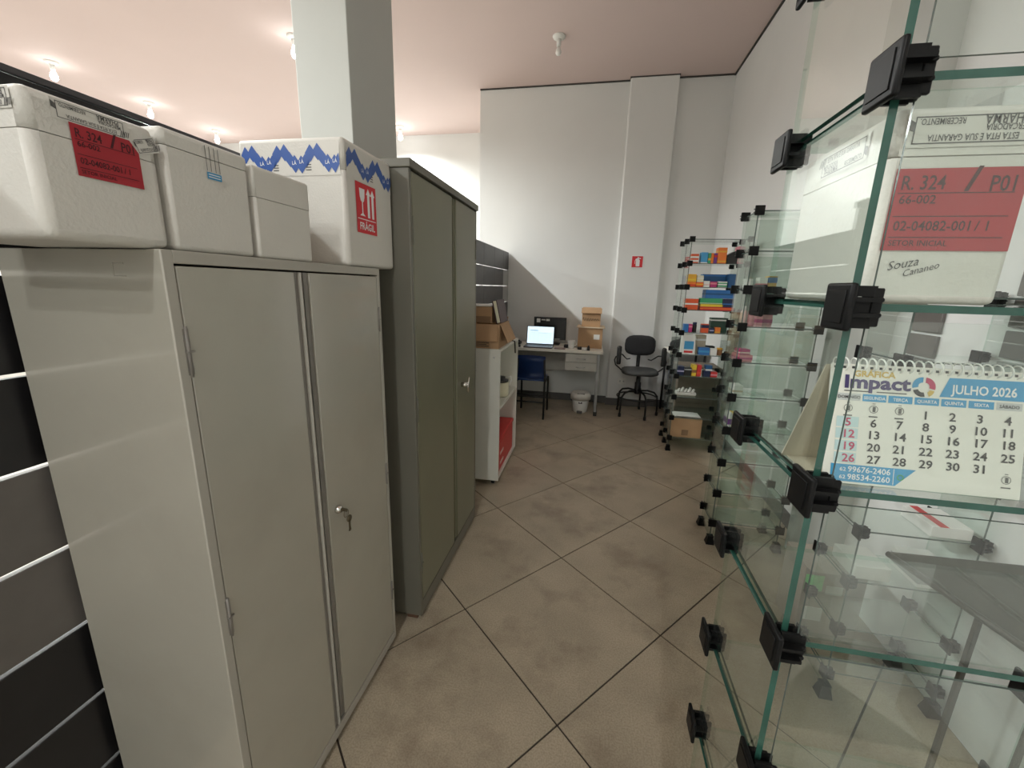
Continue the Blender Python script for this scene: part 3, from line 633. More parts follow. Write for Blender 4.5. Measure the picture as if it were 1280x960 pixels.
small('strap', 'black strap hanging over the front edge of the bookshelf top', 'strap', lambda b: b.tube([(-.69, 3.30, bh + .006), (-.645, 3.35, bh + .007), (-.6215, 3.37, bh - .004), (-.618, 3.37, bh - .05), (-.617, 3.38, bh - .10)], .006, 6), 'black', (-.65, 3.34, bh))
# cartons on the desk
c3 = carton('brown carton with white label on the right end of the desk', -.165, .125, 5.12, 5.44, dz, 1.030, 'card', False)
MB().box(-.185, .150, 5.10, 5.455, 1.031, 1.040).build('lid', 'card_light', c3)
MB().box(.022, .092, 5.1165, 5.1195, .895, .955).build('address_label', 'p_white', c3)
c4 = carton('smaller carton with pen scribble stacked on the labelled desk carton', -.130, .090, 5.16, 5.40, 1.041, 1.265, 'card', False)
flap(c4, (-.140, 5.158, 1.266), (.100, 5.158, 1.266), (0, -.035, -.060), m='card')
MB().tube([(-.12 + .0085 * q, 5.1585, 1.13 + .028 * math.sin(q * 1.9) * (1 - q / 40)) for q in range(24)], .0024, 5).build('scribble', 'ink', c4)
# blue chair
bc = thing('school_chair', 'blue plastic chair with black frame tucked under the desk', 'chair', (-.655, 4.72, 0))
b = MB(); n = 8
rows = [(4.615, .475), (4.600, .56), (4.590, .66), (4.575, .750)]
vs = []; 
for yy, zz in rows:
    for k in range(n + 1):
        u = k / n * 2 - 1; vs.append((-.655 + u * .162, yy + .028 * u * u * (1) , zz - (.012 * u * u if zz > .7 else 0)))
F = []
for r in range(3):
    for k in range(n): F.append((r * (n + 1) + k, r * (n + 1) + k + 1, (r + 1) * (n + 1) + k + 1, (r + 1) * (n + 1) + k))
v, f = b._add([Vector(p) for p in vs], F, 0, True)
bmesh.ops.solidify(b.bm, geom=f, thickness=.008); b.build('backrest', 'blue_plastic', bc)
MB().box(-.818, -.500, 4.62, 5.00, .445, .460, bev=.007).build('seat', 'blue_plastic', bc)
for x_ in (-.818, -.492):
    MB().tube([(x_, 4.60, 0), (x_, 4.615, .44), (x_, 4.612, .50), (x_ + (.012 if x_ < -.6 else -.012), 4.607, .70)], .012, 8).build('rear_leg', 'black', bc)
    MB().tube([(x_, 5.00, 0), (x_, 4.975, .44)], .012, 8).build('front_leg', 'black', bc)
    MB().cyl((x_, 4.61, .432), (x_, 4.98, .432), .011, 8).build('side_rail', 'black', bc)
for z in (.20, .285): MB().cyl((-.818, 4.608, z), (-.492, 4.608, z), .009, 8).build('crossbar', 'black', bc)
# waste bin
wb = thing('waste_bin', 'white pedal bin with a bag rim under the desk drawers', 'bin', (-.085, 5.05, 0))
b = MB(); prof = [(.075, 0), (.085, .01), (.108, .205)]
b.lathe(prof, (-.085, 5.05, 0), 24); b.build('body', 'p_white', wb)
MB().lathe([(.100, .175), (.122, .165), (.124, .22), (.112, .245), (.100, .25), (.02, .262), (.005, .262)], (-.085, 5.05, 0), 24).build('lid', 'bag_white', wb)
MB().box(-.125, -.035, 4.945, 4.968, .245, .251).build('lid_slot', 'black', wb)
MB().box(-.120, -.055, 4.930, 4.990, .005, .030, bev=.005).build('pedal', 'ink_soft', wb)
MB().box(-.105, -.060, 4.9505, 4.960, .125, .145).build('badge', 'ink', wb)
# office chair (low stool base with ring)
oc = thing('office_chair', 'black office chair with armrests and ring base near the pilaster', 'chair', (.60, 5.14, 0))
def pad(cx, cy_, cz, hx, hy, hz, p=3.2, n=20, m=10):
    """superellipsoid cushion"""
    vs, fs = [], []
    sg_ = lambda c, e: math.copysign(abs(c) ** e, c)
    for i in range(m + 1):
        a = -PI / 2 + PI * i / m
        for k in range(n):
            t = 2 * PI * k / n
            vs.append((cx + hx * sg_(math.cos(a), .55) * sg_(math.cos(t), 2 / p), cy_ + hy * sg_(math.sin(a), .7), cz + hz * sg_(math.cos(a), .55) * sg_(math.sin(t), 2 / p)))
    for i in range(m):
        for k in range(n): fs.append((i * n + k, i * n + (k + 1) % n, (i + 1) * n + (k + 1) % n, (i + 1) * n + k))
    return vs, fs
b = MB(); vs, fs = pad(.588, 5.27, .833, .183, .032, .125); b._add([Vector(v) for v in vs], fs, 0, True); bmesh.ops.remove_doubles(b.bm, verts=b.bm.verts, dist=1e-5); b.build('backrest', 'black_fabric', oc)
b = MB(); vs, fs = pad(.588, 0, 0, .215, .035, .215); b._add([Vector((v[0], 5.08 + v[2], .545 + v[1])) for v in vs], fs, 0, True); bmesh.ops.remove_doubles(b.bm, verts=b.bm.verts, dist=1e-5); b.build('seat', 'seat_grey', oc)
MB().tube([(.588, 5.31, .80), (.588, 5.335, .66), (.588, 5.32, .53), (.588, 5.22, .505)], .022, 8).build('back_bar', 'black', oc)
b = MB(); b.lathe([(.03, .26), (.036, .27), (.036, .40), (.026, .41), (.026, .505), (.09, .508), (.09, .515), (.01, .515)], (.588, 5.12, 0), 16); b.build('post', 'black', oc)
for sx, cx in ((-1, .335), (1, .845)):
    MB().box(cx - .027, cx + .027, 5.06, 5.10, .615, .840, bev=.018, seg=3).build('armrest', 'black', oc)
    MB().tube([(cx, 5.10, .72), (cx + .030 * sx, 5.13, .70), (cx + .045 * sx, 5.14, .66), (cx + .030 * sx, 5.12, .605), (cx - .045 * sx, 5.10, .545), (.588 + .13 * sx, 5.10, .508)], .0085, 8).build('armrest_bracket', 'black', oc)
    MB().tube([(cx, 5.10, .735), (cx - .045 * sx, 5.18, .725), (cx - .085 * sx, 5.24, .68), (cx - .11 * sx, 5.27, .655), (cx - .15 * sx, 5.28, .662)], .0075, 8).build('armrest_bracket', 'black', oc)
for k in range(5):
    a = -PI / 2 + .35 + 2 * PI * k / 5; c_, s_ = math.cos(a), math.sin(a)
    MB().tube([(.588 + r * c_, 5.12 + r * s_, z) for r, z in ((.03, .30), (.12, .305), (.20, .285), (.238, .24), (.248, .15), (.250, .035))], .0115, 8).build('leg', 'black', oc)
    MB().cyl((.588 + .25 * c_, 5.12 + .25 * s_, 0), (.588 + .25 * c_, 5.12 + .25 * s_, .04), .017, 10).build('glide', 'black', oc)
MB().tube([(.588 + .235 * math.cos(2 * PI * q / 28), 5.12 + .235 * math.sin(2 * PI * q / 28), .225) for q in range(28)], .009, 6, closed=True).build('foot_ring', 'black', oc)
# side table right of the office chair with clutter
st = thing('side_table', 'small white-topped table between the office chair and glass gondola', 'table', (1.08, 5.28, 0))
MB().box(.90, 1.32, 5.02, 5.50, .780, .805, bev=.003).build('table_top', 'desk_top', st)
for x_ in (.93, 1.29):
    for y_ in (5.05, 5.46): MB().cyl((x_, y_, 0), (x_, y_, .78), .014, 10).build('leg', 'black', st)
gb = thing('storage_box', 'grey storage box on the floor under the small side table', 'box', (1.10, 5.24, 0))
MB().box(.96, 1.26, 5.08, 5.42, 0, .27, bev=.006).build('body', 'board_light', gb); MB().box(.95, 1.27, 5.07, 5.43, .27, .30, bev=.006).build('lid', 'p_grey', gb)
gb = thing('storage_box', 'pale storage box stacked on the grey box under the side table', 'box', (1.10, 5.24, .30))
MB().box(.97, 1.25, 5.09, 5.41, .30, .55, bev=.006).build('body', 'p_lilac', gb); MB().box(.965, 1.255, 5.085, 5.415, .55, .575, bev=.006).build('lid', 'p_grey', gb)
bg = thing('backpack', 'dark bag lying on the small side table', 'bag', (1.02, 5.16, .805))
b = MB(); vs, fs = pad(1.04, 5.17, .872, .125, .09, .066, 2.4); b._add([Vector(v) for v in vs], fs, 0, True); bmesh.ops.remove_doubles(b.bm, verts=b.bm.verts, dist=1e-5); b.build('body', 'black_fabric', bg)
MB().tube([(.97, 5.10, .92), (1.0, 5.07, .955), (1.06, 5.07, .955), (1.09, 5.10, .92)], .008, 6).build('handle', 'black', bg)
# ------------------------------------------------------------------ glass gondolas
cache = {}
def pane(sx, sy, sz, edge, gl):
    """a glass plate centred on the origin: two clear faces, four green edges"""
    key = (round(sx, 4), round(sy, 4), round(sz, 4), edge, gl)
    if key not in cache:
        b = MB(); b.box(-sx / 2, sx / 2, -sy / 2, sy / 2, -sz / 2, sz / 2)
        ax = min(range(3), key=lambda i: (sx, sy, sz)[i])
        for f in b.bm.faces: f.normal_update(); f.material_index = 0 if abs(f.normal[ax]) > .5 else 1
        cache[key] = b.mesh('glass_pane', [gl, edge])
    return cache[key]
def connector_mesh(facing):
    """black corner clamp: a square plate with paired slotted fingers; facing -x or -y"""
    if facing in cache: return cache[facing]
    b = MB(); p = .0235
    b.box(-.017, -.0105, -p, p, -p, p, bev=.0025)
    b.box(-.0182, -.0168, -p * .7, p * .7, -p * .7, p * .7, bev=.0005, seg=1)
    b.box(-.0105, .009, -.010, .010, -.010, .010)
    for s in (-1, 1):
        b.box(.008, .019, -.014, .015, s * .0075 - .0022, s * .0075 + .0022, bev=.0012, seg=1)
        b.box(.010, .020, s * .0075 - .0022, s * .0075 + .0022, -.019, .019, bev=.0012, seg=1)
        for t in (-1, 1):
            b.box(-.0105, .013, s * .0105, s * .021, t * .0075 - .002, t * .0075 + .002)
            b.box(-.008, .013, t * .0075 - .002, t * .0075 + .002, s * .0105, s * .021)
    if facing == 'y': b.bm.transform(Matrix.Rotation(PI / 2, 4, 'Z'))
    cache[facing] = b.mesh('connector', 'connector'); return cache[facing]
def foot_mesh():
    if 'foot' not in cache:
        b = MB(); b._add([Vector(p) for p in ((-.024, -.024, 0), (.024, -.024, 0), (.024, .024, 0), (-.024, .024, 0), (-.015, -.015, .045), (.015, -.015, .045), (.015, .015, .045), (-.015, .015, .045))], [(0, 1, 2, 3), (4, 5, 6, 7), (0, 1, 5, 4), (1, 2, 6, 5), (2, 3, 7, 6), (3, 0, 4, 7)])
        b.box(-.017, .017, -.017, .017, .045, .052); cache['foot'] = b.mesh('foot', 'connector')
    return cache['foot']
def gondola(label, xs, ys, zs, facing, edge, gl, th=.006, fronts=(), backs=(), skip_shelf=(), sides=True, feet=True):
    t = thing('glass_gondola', label, 'display shelf', ((xs[0] + xs[-1]) / 2, (ys[0] + ys[-1]) / 2, 0))
    gp = .013
    for x in xs:
        for y in ys:
            for z in zs:
                if feet and z == zs[0] and z < .09: continue
                inst('connector', connector_mesh(facing), t, (x, y, z))
            if feet: inst('foot', foot_mesh(), t, (x, y, 0))
    zz = ([.03] + list(zs)) if (feet and zs[0] > .09) else list(zs)
    for i in range(len(xs) - 1):
        for j in range(len(ys) - 1):
            for k, z in enumerate(zs):
                if k in skip_shelf: continue
                inst('glass_shelf', pane(xs[i + 1] - xs[i] - .012, ys[j + 1] - ys[j] - .006, th, edge, gl), t, ((xs[i] + xs[i + 1]) / 2, (ys[j] + ys[j + 1]) / 2, z))
    for i, x in enumerate(xs):
        if not sides: break
        for j in range(len(ys) - 1):
            for k in range(len(zz) - 1):
                inst('side_pane', pane(th, ys[j + 1] - ys[j] - .006, zz[k + 1] - zz[k] - gp, edge, gl), t, (x, (ys[j] + ys[j + 1]) / 2, (zz[k] + zz[k + 1]) / 2))
    for j in fronts:
        for i in range(len(xs) - 1):
            for k in range(len(zz) - 1):
                inst('front_pane', pane(xs[i + 1] - xs[i] - .028, .003, zz[k + 1] - zz[k] - gp * 2, 'edge_thin', gl), t, ((xs[i] + xs[i + 1]) / 2, ys[j], (zz[k] + zz[k + 1]) / 2))
    return t
Z1 = [.046 + .206 * k for k in range(10)]
G1 = gondola('near glass gondola carrying the foam box and the desk calendar', [.26, .76], [.490, .711], Z1, 'x', 'edge', 'glass', .0075, fronts=(0,))
Z2 = [.140 + .196 * k for k in range(10)]
G2 = gondola('nearly empty glass gondola in the middle of the right-hand row', [.79, 1.16], [2.475 - .02, 2.665], Z2, 'y', 'edge_far', 'glass_g', fronts=(0, 1))
Z3 = [.13 + .2 * k for k in range(10)]
G3 = gondola('far glass gondola full of colourful packages near the back wall', [.79, 1.25], [3.985, 4.195, 4.405], Z3, 'y', 'edge_far', 'glass_g')
Z4 = [.10 + .2 * k for k in range(8)]
G4 = gondola('low glass gondola beside the right wall seen through the near one', [.965, 1.320], [1.50, 1.70], Z4, 'x', 'edge_far', 'glass')
# ------------------------------------------------------------------ foam box and calendar on the near gondola
zs_ = Z1[7] + .0045
FB = foam_box('white foam box with red label standing inside the near glass gondola', .276, .398, .512, .697, zs_, zs_ + .140, zs_ + .184, .007)
red_label(FB, (.284, .512, 1.545), FRONT, .1095, .0765)
tape_print(FB, (.340, .512, 1.655), FRONT, .112, .030)
tape_print(FB, (.276, .600, 1.655), Matrix.Rotation(-PI / 2, 4, 'Z') @ FRONT, .10, .028, False)
lettering('handwriting', [('Souza', .0125, .010, -.016, 'LEFT', .95, .22, .35), ('Cananeo', .0095, .025, -.022, 'LEFT', .95, .30, .35)], 'ink', FB, (.284, .512, 1.541), FRONT, -.004, .0012)
# calendar
zc = Z1[6] + .0042
CA = thing('desk_calendar', 'white spiral desk calendar behind the glass of the near gondola', 'calendar', (.372, .55, zc))
cx0, cx1 = .277, .470
lean = math.atan2(.030, .138)
CB = Matrix.Translation((cx0, .512, zc)) @ Matrix.Rotation(PI / 2 - lean, 4, 'X')     # page plane: x right, y up the page, z towards the viewer
CW, CH = cx1 - cx0, .141
def cq(b, x0, y0, x1, y1, lift, sk=0.): b.quad([CB @ Vector(p) for p in ((x0 - sk, y0, lift), (x1, y0, lift), (x1, y1, lift), (x0, y1, lift))]); return b
pg = MB().box(0, CW, 0, CH - .002, -.0015, 0, mx=CB).build('page', 'paper', CA)
top = CB @ Vector((0, CH, 0))
b = MB(); yb2 = top.y + .046
b._add([Vector((cx0 - .004, top.y + .001, top.z - .004)), Vector((cx1, top.y + .001, top.z - .004)), Vector((cx1, yb2, zc)), Vector((cx0 - .014, yb2, zc)),
        Vector((cx0 - .004, top.y + .003, top.z - .004)), Vector((cx1, top.y + .003, top.z - .004)), Vector((cx1, yb2 + .002, zc)), Vector((cx0 - .014, yb2 + .002, zc))],
       [(0, 1, 2, 3), (7, 6, 5, 4), (0, 4, 5, 1), (1, 5, 6, 2), (2, 6, 7, 3), (3, 7, 4, 0)])
b.build('back_board', 'cream_card', CA)
MB().box(cx0 - .008, cx1, .514, yb2, zc, zc + .0012).build('base_board', 'cream_card', CA)
for k in range(21):
    xx = .004 + k * (CW - .008) / 20
    pts = [CB @ Vector((xx + .0016 * math.sin(t * .5), CH - .0020 + .0070 * math.cos(t), .0070 * math.sin(t))) for t in [2 * PI * q / 12 for q in range(12)]]
    MB().tube(pts, .0009, 5, closed=True).build('spiral_ring', 'white_wire', CA)
b = MB()
for k in range(21):
    xx = .004 + k * (CW - .008) / 20; cq(b, xx - .0012, CH - .0072, xx + .0018, CH - .0045, .0003)
b.build('punched_hole', 'ink', pg)
def at(px, py): return px, py
# print, measured on the page in metres
KB = CB.to_3x3().to_4x4(); KO = CB.translation
b = MB(); b.quad([CB @ Vector(p) for p in ((.1098, .1072, .0004), (CW, .1072, .0004), (CW, .1290, .0004), (.1182, .1290, .0004))]); b.build('month_banner', 'cyan', pg)
lettering('month_lettering', [('JULHO 2026', .0140, .1212, .1117, 'LEFT', -.0615)], 'white_print', pg, KO, KB, .022, .0008)
lettering('brand_lettering', [('Impact', .0205, .0140, .1118, 'LEFT', -.0665)], 'purple_ink', pg, KO, KB, .035, .0008)
lettering('brand_lettering', [('GRÁFICA', .0096, .0236, .1250, 'LEFT', -.042)], 'gold_ink', pg, KO, KB, .03, .0007)
def arc_band(cx, cy_, r0, r1, a0, a1, lift, n=10):
    b = MB()
    for k in range(n):
        t0, t1 = a0 + (a1 - a0) * k / n, a0 + (a1 - a0) * (k + 1) / n
        b.quad([CB @ Vector((cx + r * math.cos(t), cy_ + r * math.sin(t), lift)) for r, t in ((r0, t0), (r1, t0), (r1, t1), (r0, t1))])
    return b
arc_band(.0950, .1175, .0045, .0105, -.3, 1.5, .0006).build('logo_arc', 'crimson', pg)
arc_band(.0925, .1180, .0040, .0100, 1.5, 3.4, .0007).build('logo_arc', 'cyan', pg)
arc_band(.0930, .1155, .0045, .0095, 3.4, 5.0, .0006).build('logo_arc', 'ink', pg)
arc_band(.0965, .1140, .0030, .0080, 5.1, 6.2, .0007).build('logo_arc', 'gold_ink', pg)
b = MB(); cq(b, .015, .1074, .040, .1086, .0005); cq(b, .048, .1074, .078, .1086, .0005); b.build('small_print', 'ink_soft', pg)
cwid = .0259; cols = [.0205 + cwid * q for q in range(7)]
days = ['DOMINGO', 'SEGUNDA', 'TERÇA', 'QUARTA', 'QUINTA', 'SEXTA', 'SÁBADO']
for q, d in enumerate(days):
    b = MB(); cq(b, cols[q] - cwid * .46, .0968, cols[q] + cwid * .46, .1050, .0004)
    hd = b.build('weekday_box', 'cyan' if 0 < q < 6 else 'grey_print', pg)
    lettering('weekday_lettering', [(d, .0050, cols[q], .0991, 'CENTER', .95)], 'white_print' if 0 < q < 6 else 'ink', hd, CB.translation, CB.to_3x3().to_4x4(), .02, .0007)
rows_ = [.0818, .0685, .0550, .0407, .0267]
num = {}
for day in range(1, 32):
    dow = (2 + day) % 7      # 1 July falls on a Wednesday (column 3)
    r = (day + 2) // 7
    num[day] = (dow, r)
blk = [(str(d), .0130, cols[c_] + .0010 * r, rows_[r] - .001, 'CENTER', 1.05) for d, (c_, r) in num.items() if c_ != 0]
red = [(str(d), .0130, cols[c_] + .0010 * r, rows_[r] - .001, 'CENTER', 1.05) for d, (c_, r) in num.items() if c_ == 0]
bb = MB()
for d, (c_, r) in num.items():
    if c_ == 0: cq(bb, cols[0] - cwid * .42, rows_[r] - .0025, cols[0] + cwid * .46, rows_[r] + .0095, .0004)
sun = bb.build('sunday_box', 'pale_cyan', pg)
lettering('date_lettering', blk, 'ink', pg, CB.translation, CB.to_3x3().to_4x4(), .018, .0007)
lettering('sunday_lettering', red, 'crimson', sun, CB.translation, CB.to_3x3().to_4x4(), .018, .0009)
mo_ = MB()
for cxm, cym in ((cols[0], .0880), (cols[1], .0880), (cols[2], .0880), (cols[6] + .003, .0205)):
    for k in range(12):
        t0, t1 = 2 * PI * k / 12, 2 * PI * (k + 1) / 12
        mo_.quad([CB @ Vector((cxm + r * math.cos(t), cym + r * math.sin(t), .0006)) for r, t in ((.0040, t0), (.0046, t0), (.0046, t1), (.0040, t1))])
    cq(mo_, cxm - .0045, cym - .0092, cxm + .0045, cym - .0078, .0006); cq(mo_, cxm - .0016, cym + .0060, cxm + .0016, cym + .0068, .0006)
    cq(mo_, cxm - .001, cym - .003, cxm + .002, cym + .003, .0006)
mo_.build('moon_phase', 'ink_soft', pg)
b = MB(); b.quad([CB @ Vector(p) for p in ((.0075, .0025, .0004), (.0738, .0025, .0004), (.0935, .0225, .0004), (.0075, .0225, .0004))]); ph = b.build('phone_banner', 'cyan', pg)
lettering('phone_lettering', [('99676-2406', .0092, .0250, .0142, 'LEFT', -.0432), ('98534-2260', .0092, .0250, .0053, 'LEFT', -.0432), ('62', .0062, .0165, .0146, 'LEFT', 1.1), ('62', .0062, .0165, .0056, 'LEFT', 1.1)], 'white_print', ph, KO, KB, .015, .0008)
arc_band(.0785, .0125, .0022, .0036, 0, 2 * PI, .0008, 12).build('chat_badge', 'p_green', ph)
b = MB(); cq(b, .0712, .0035, .0719, .0215, .0008); b.build('banner_rule', 'white_print', ph)
# ------------------------------------------------------------------ goods on the glass shelves
SH = .0035
GOODS = {'x': 'packages on the far glass gondola'}
def pack(label, x0, x1, y0, y1, z0, z1, m, bands=(), m2='p_white', cat='package', name='package', bev=.0015, group='packages on the far glass gondola'):
    """a printed carton: bands = (from, to) as shares of the height, in a second colour and slightly proud"""
    b = MB(); b.box(x0, x1, y0, y1, z0, z1, bev=bev, seg=1)
    for u, v in bands: b.box(x0 - .0006, x1 + .0006, y0 - .0006, y1 + .0006, z0 + (z1 - z0) * u, z0 + (z1 - z0) * v, 1)
    return solo(b, name, ['p_' + m, m2], label, cat, ((x0 + x1) / 2, (y0 + y1) / 2, z0), group)
def jar(label, x, y, z0, r, h, m, m2='p_white', name='bottle', cat='bottle', neck=.5, group='packages on the far glass gondola'):
    t = thing(name, label, cat, (x, y, z0), group=group)
    MB().lathe([(.003, 0), (r * .95, 0), (r, h * .04), (r, h * .66), (r * neck, h * .80)], (x, y, z0), 14).build('body', 'p_' + m, t)
    MB().lathe([(r * neck * 1.15, h * .78), (r * neck * 1.15, h), (.002, h)], (x, y, z0), 14).build('cap', m2, t); return t
F0 = 4.010
def L3(k): return Z3[k] + SH
z = L3(8)
pack('red and white striped box on the top shelf, leftmost', .805, .866, F0, F0 + .08, z, z + .078, 'scarlet', ((.15, .35), (.55, .75)))
pack('blue box with white front on the top shelf', .885, .940, F0, F0 + .07, z, z + .092, 'sky', ((0, .10),))
pack('narrow green box on the top shelf beside the blue one', .944, .966, F0, F0 + .08, z, z + .086, 'green', ((.3, .5),), 'p_amber')
pack('narrow orange box on the top shelf next to the purple one', .968, .988, F0, F0 + .08, z, z + .086, 'orange', ())
pack('narrow purple box on the top shelf', .990, 1.016, F0, F0 + .08, z, z + .086, 'purple', ((.6, .8),), 'p_red')
pack('tall bright orange box, biggest on the top shelf', 1.019, 1.090, F0, F0 + .08, z, z + .132, 'orange', ((.70, .80), (.1, .18)), 'p_amber')
t = MB(); t.prism([(1.096, z), (1.178, z), (1.178, z + .105), (1.150, z + .102), (1.096, z + .068)], F0, F0 + .09, 1); solo(t, 'package', 'p_black', 'black slanted box on the top shelf', 'package', (1.137, F0 + .045, z), 'packages on the far glass gondola')
pack('pink box at the right end of the top shelf', 1.184, 1.235, F0 + .02, F0 + .12, z, z + .145, 'pink', ((.1, .3),), 'p_palepink')
pack('white pack behind at the left end of the top shelf', .806, .870, F0 + .23, F0 + .30, z, z + .095, 'white', ((.3, .5),), 'p_palepink')
z = L3(7)
pack('orange low box under the yellow one on the second shelf', .800, .868, F0, F0 + .10, z, z + .040, 'orange', ((.2, .5),), 'p_red')
pack('yellow box on the second shelf, at its left end', .800, .868, F0 + .004, F0 + .10, z + .041, z + .108, 'amber', ((.2, .4),), 'p_yellow')
pack('orange low box under the cream one on the second shelf', .872, .930, F0, F0 + .10, z, z + .040, 'scarlet', ((.4, .7),), 'p_amber')
pack('cream box lying on a low orange box of the second shelf', .874, .928, F0 + .002, F0 + .10, z + .041, z + .098, 'cream', ((.5, .65),))
pack('small white box on the second shelf', .934, .982, F0, F0 + .06, z, z + .052, 'white', ((.3, .5),), 'p_palepink')
pack('magenta box on the second shelf', .988, 1.042, F0, F0 + .06, z, z + .048, 'magenta', ((.5, .8),), 'p_pink')
pack('white box with green stripes on the second shelf', 1.052, 1.124, F0, F0 + .06, z, z + .050, 'white', ((.1, .35), (.6, .8)), 'p_green')
pack('dark blue upright box at the right of the second shelf', 1.134, 1.190, F0, F0 + .10, z, z + .115, 'deepblue', ())
pack('long dark blue box at the back of the second shelf', .936, 1.128, F0 + .075, F0 + .17, z, z + .112, 'deepblue', ((.85, .95),), 'p_blue')
pack('lilac pack on the rear half of the second shelf', .805, .850, F0 + .24, F0 + .32, z, z + .10, 'lilac', ())
z = L3(6)
pack('orange and white box at the left of the third shelf', .802, .908, F0, F0 + .12, z, z + .105, 'scarlet', ((.42, .55), (.92, 1.)))
pack('long red box at the bottom of the third shelf stack', .930, 1.205, F0, F0 + .12, z, z + .030, 'red', ((.4, .7),), 'p_orange')
pack('long yellow box over the red one on the third shelf', .930, 1.120, F0, F0 + .12, z + .031, z + .053, 'yellow', ())
pack('long green box over the yellow one on the third shelf', .922, 1.106, F0, F0 + .12, z + .054, z + .104, 'green', ((.1, .2),), 'p_cream')
pack('navy box beside the green one on the third shelf', 1.110, 1.200, F0, F0 + .12, z + .031, z + .102, 'navy', ((.3, .45),), 'p_blue')
pack('big blue box crowning the third shelf stack', .962, 1.200, F0 + .004, F0 + .13, z + .105, z + .178, 'blue', ((.4, .6),), 'p_deepblue')
z = L3(5)
pack('small blue box at the left of the fourth shelf', .812, .852, F0, F0 + .06, z, z + .072, 'blue', ())
pack('small pink box beside the blue one on the fourth shelf', .854, .884, F0, F0 + .06, z, z + .072, 'magenta', ((.6, .8),), 'p_pink')
jar('black can on the fourth shelf', .912, F0 + .05, z, .019, .088, 'black', 'p_navy', 'can', 'can', .8)
pack('orange box with dark top on the fourth shelf', .962, 1.022, F0, F0 + .05, z, z + .078, 'scarlet', ((.55, .9),), 'p_navy')
pack('small black box on the fourth shelf', 1.036, 1.070, F0, F0 + .05, z, z + .045, 'navy', ((.4, .6),), 'p_lilac')
pack('small amber box on the fourth shelf', 1.078, 1.122, F0, F0 + .05, z, z + .052, 'orange', ((.1, .3),), 'p_amber')
pack('dark green flat box at the rear of the fourth shelf', 1.06, 1.20, F0 + .09, F0 + .17, z, z + .13, 'dgreen', ((.8, .9),))
z = L3(4)
t = thing('diaper_pack', 'white tapered pack with blue label on the fifth shelf', 'package', (.870, F0 + .05, z), group='packages on the far glass gondola')
b = MB(); b.prism([(.806, z), (.934, z), (.924, z + .165), (.912, z + .180), (.832, z + .180), (.818, z + .165)], F0 + .008, F0 + .095, 1); b.build('body', 'p_white', t)
b = MB(); b.box(.835, .915, F0 + .0055, F0 + .0078, z + .045, z + .118); b.build('blue_label', 'p_sky', t); MB().box(.838, .912, F0 + .006, F0 + .0078, z + .012, z + .03).build('red_stripe', 'p_red', t)
pack('beige upright box behind the blue packet on the fifth shelf', .954, 1.034, F0 + .08, F0 + .16, z, z + .17, 'beige', ((.7, .8),), 'p_white')
pack('blue packet on the fifth shelf', .964, 1.056, F0, F0 + .06, z, z + .066, 'blue', ((.35, .6),), 'p_sky')
pack('white packet beside the blue one on the fifth shelf', 1.062, 1.118, F0, F0 + .06, z, z + .060, 'white', ())
jar('brown jar at the right of the fifth shelf', 1.148, F0 + .04, z, .024, .066, 'brown', 'p_amber', 'jar', 'jar', .9)
pack('flat black box lying at the rear of the fifth shelf', 1.05, 1.12, F0 + .09, F0 + .16, z, z + .072, 'black', ())
z = L3(3)
pack('dark blue box at the left of the sixth shelf', .800, .858, F0, F0 + .08, z, z + .082, 'navy', ((.4, .55),), 'p_lilac')
pack('black box beside the yellow one on the sixth shelf', .862, .922, F0, F0 + .08, z, z + .074, 'black', ((.7, .85),), 'p_grey')
pack('yellow upright box on the sixth shelf', .928, .966, F0, F0 + .08, z, z + .104, 'yellow', ((.3, .55),), 'p_brown')
pack('red upright box beside the yellow one on the sixth shelf', .970, 1.008, F0, F0 + .08, z, z + .104, 'red', ((.2, .4),), 'p_scarlet')
pack('low navy box under the white-banded one on the sixth shelf', 1.030, 1.086, F0, F0 + .07, z, z + .050, 'navy', ())
pack('small white-banded navy box stacked on the sixth shelf', 1.044, 1.100, F0 + .006, F0 + .07, z + .051, z + .105, 'deepblue', ((.1, .35),))
pack('low red box at the right of the sixth shelf', 1.092, 1.148, F0, F0 + .07, z, z + .046, 'red', ((.3, .6),), 'p_pink')
z = L3(2)
t = MB(); t.box(.82, 1.00, F0 + .03, F0 + .12, z, z + .035, bev=.012, seg=3)
for q in range(5): t.tube([(.83 + q * .032, F0 + .03, z + .036), (.85 + q * .032, F0 + .06, z + .055 + .012 * (q % 2)), (.86 + q * .032, F0 + .11, z + .036)], .012, 6)
solo(t, 'plastic_bag', 'bag_white', 'crumpled white plastic bag on a lower shelf of the far gondola', 'bag', (.91, F0 + .07, z))
z = L3(1)
solo(MB().box(.82, 1.06, F0 + .01, F0 + .16, z, z + .004).box(.84, 1.03, F0 + .005, F0 + .15, z + .0045, z + .009, mx=None), 'paper_sheets', 'p_white', 'loose white papers over the carton in the far gondola', 'paper', (.93, F0 + .09, z))
z = L3(0)
lc = carton('brown carton on the bottom shelf of the far gondola', .802, 1.075, F0 - .002, F0 + .155, z, z + .182, 'card', False)
MB().box(.803, 1.074, F0 - .0048, F0 - .0025, z + .108, z + .180).build('front_flap', 'card', lc)
MB().box(.90, .96, F0 - .0040, F0 - .0028, z + .02, z + .075).build('stain', 'card_dark', lc)
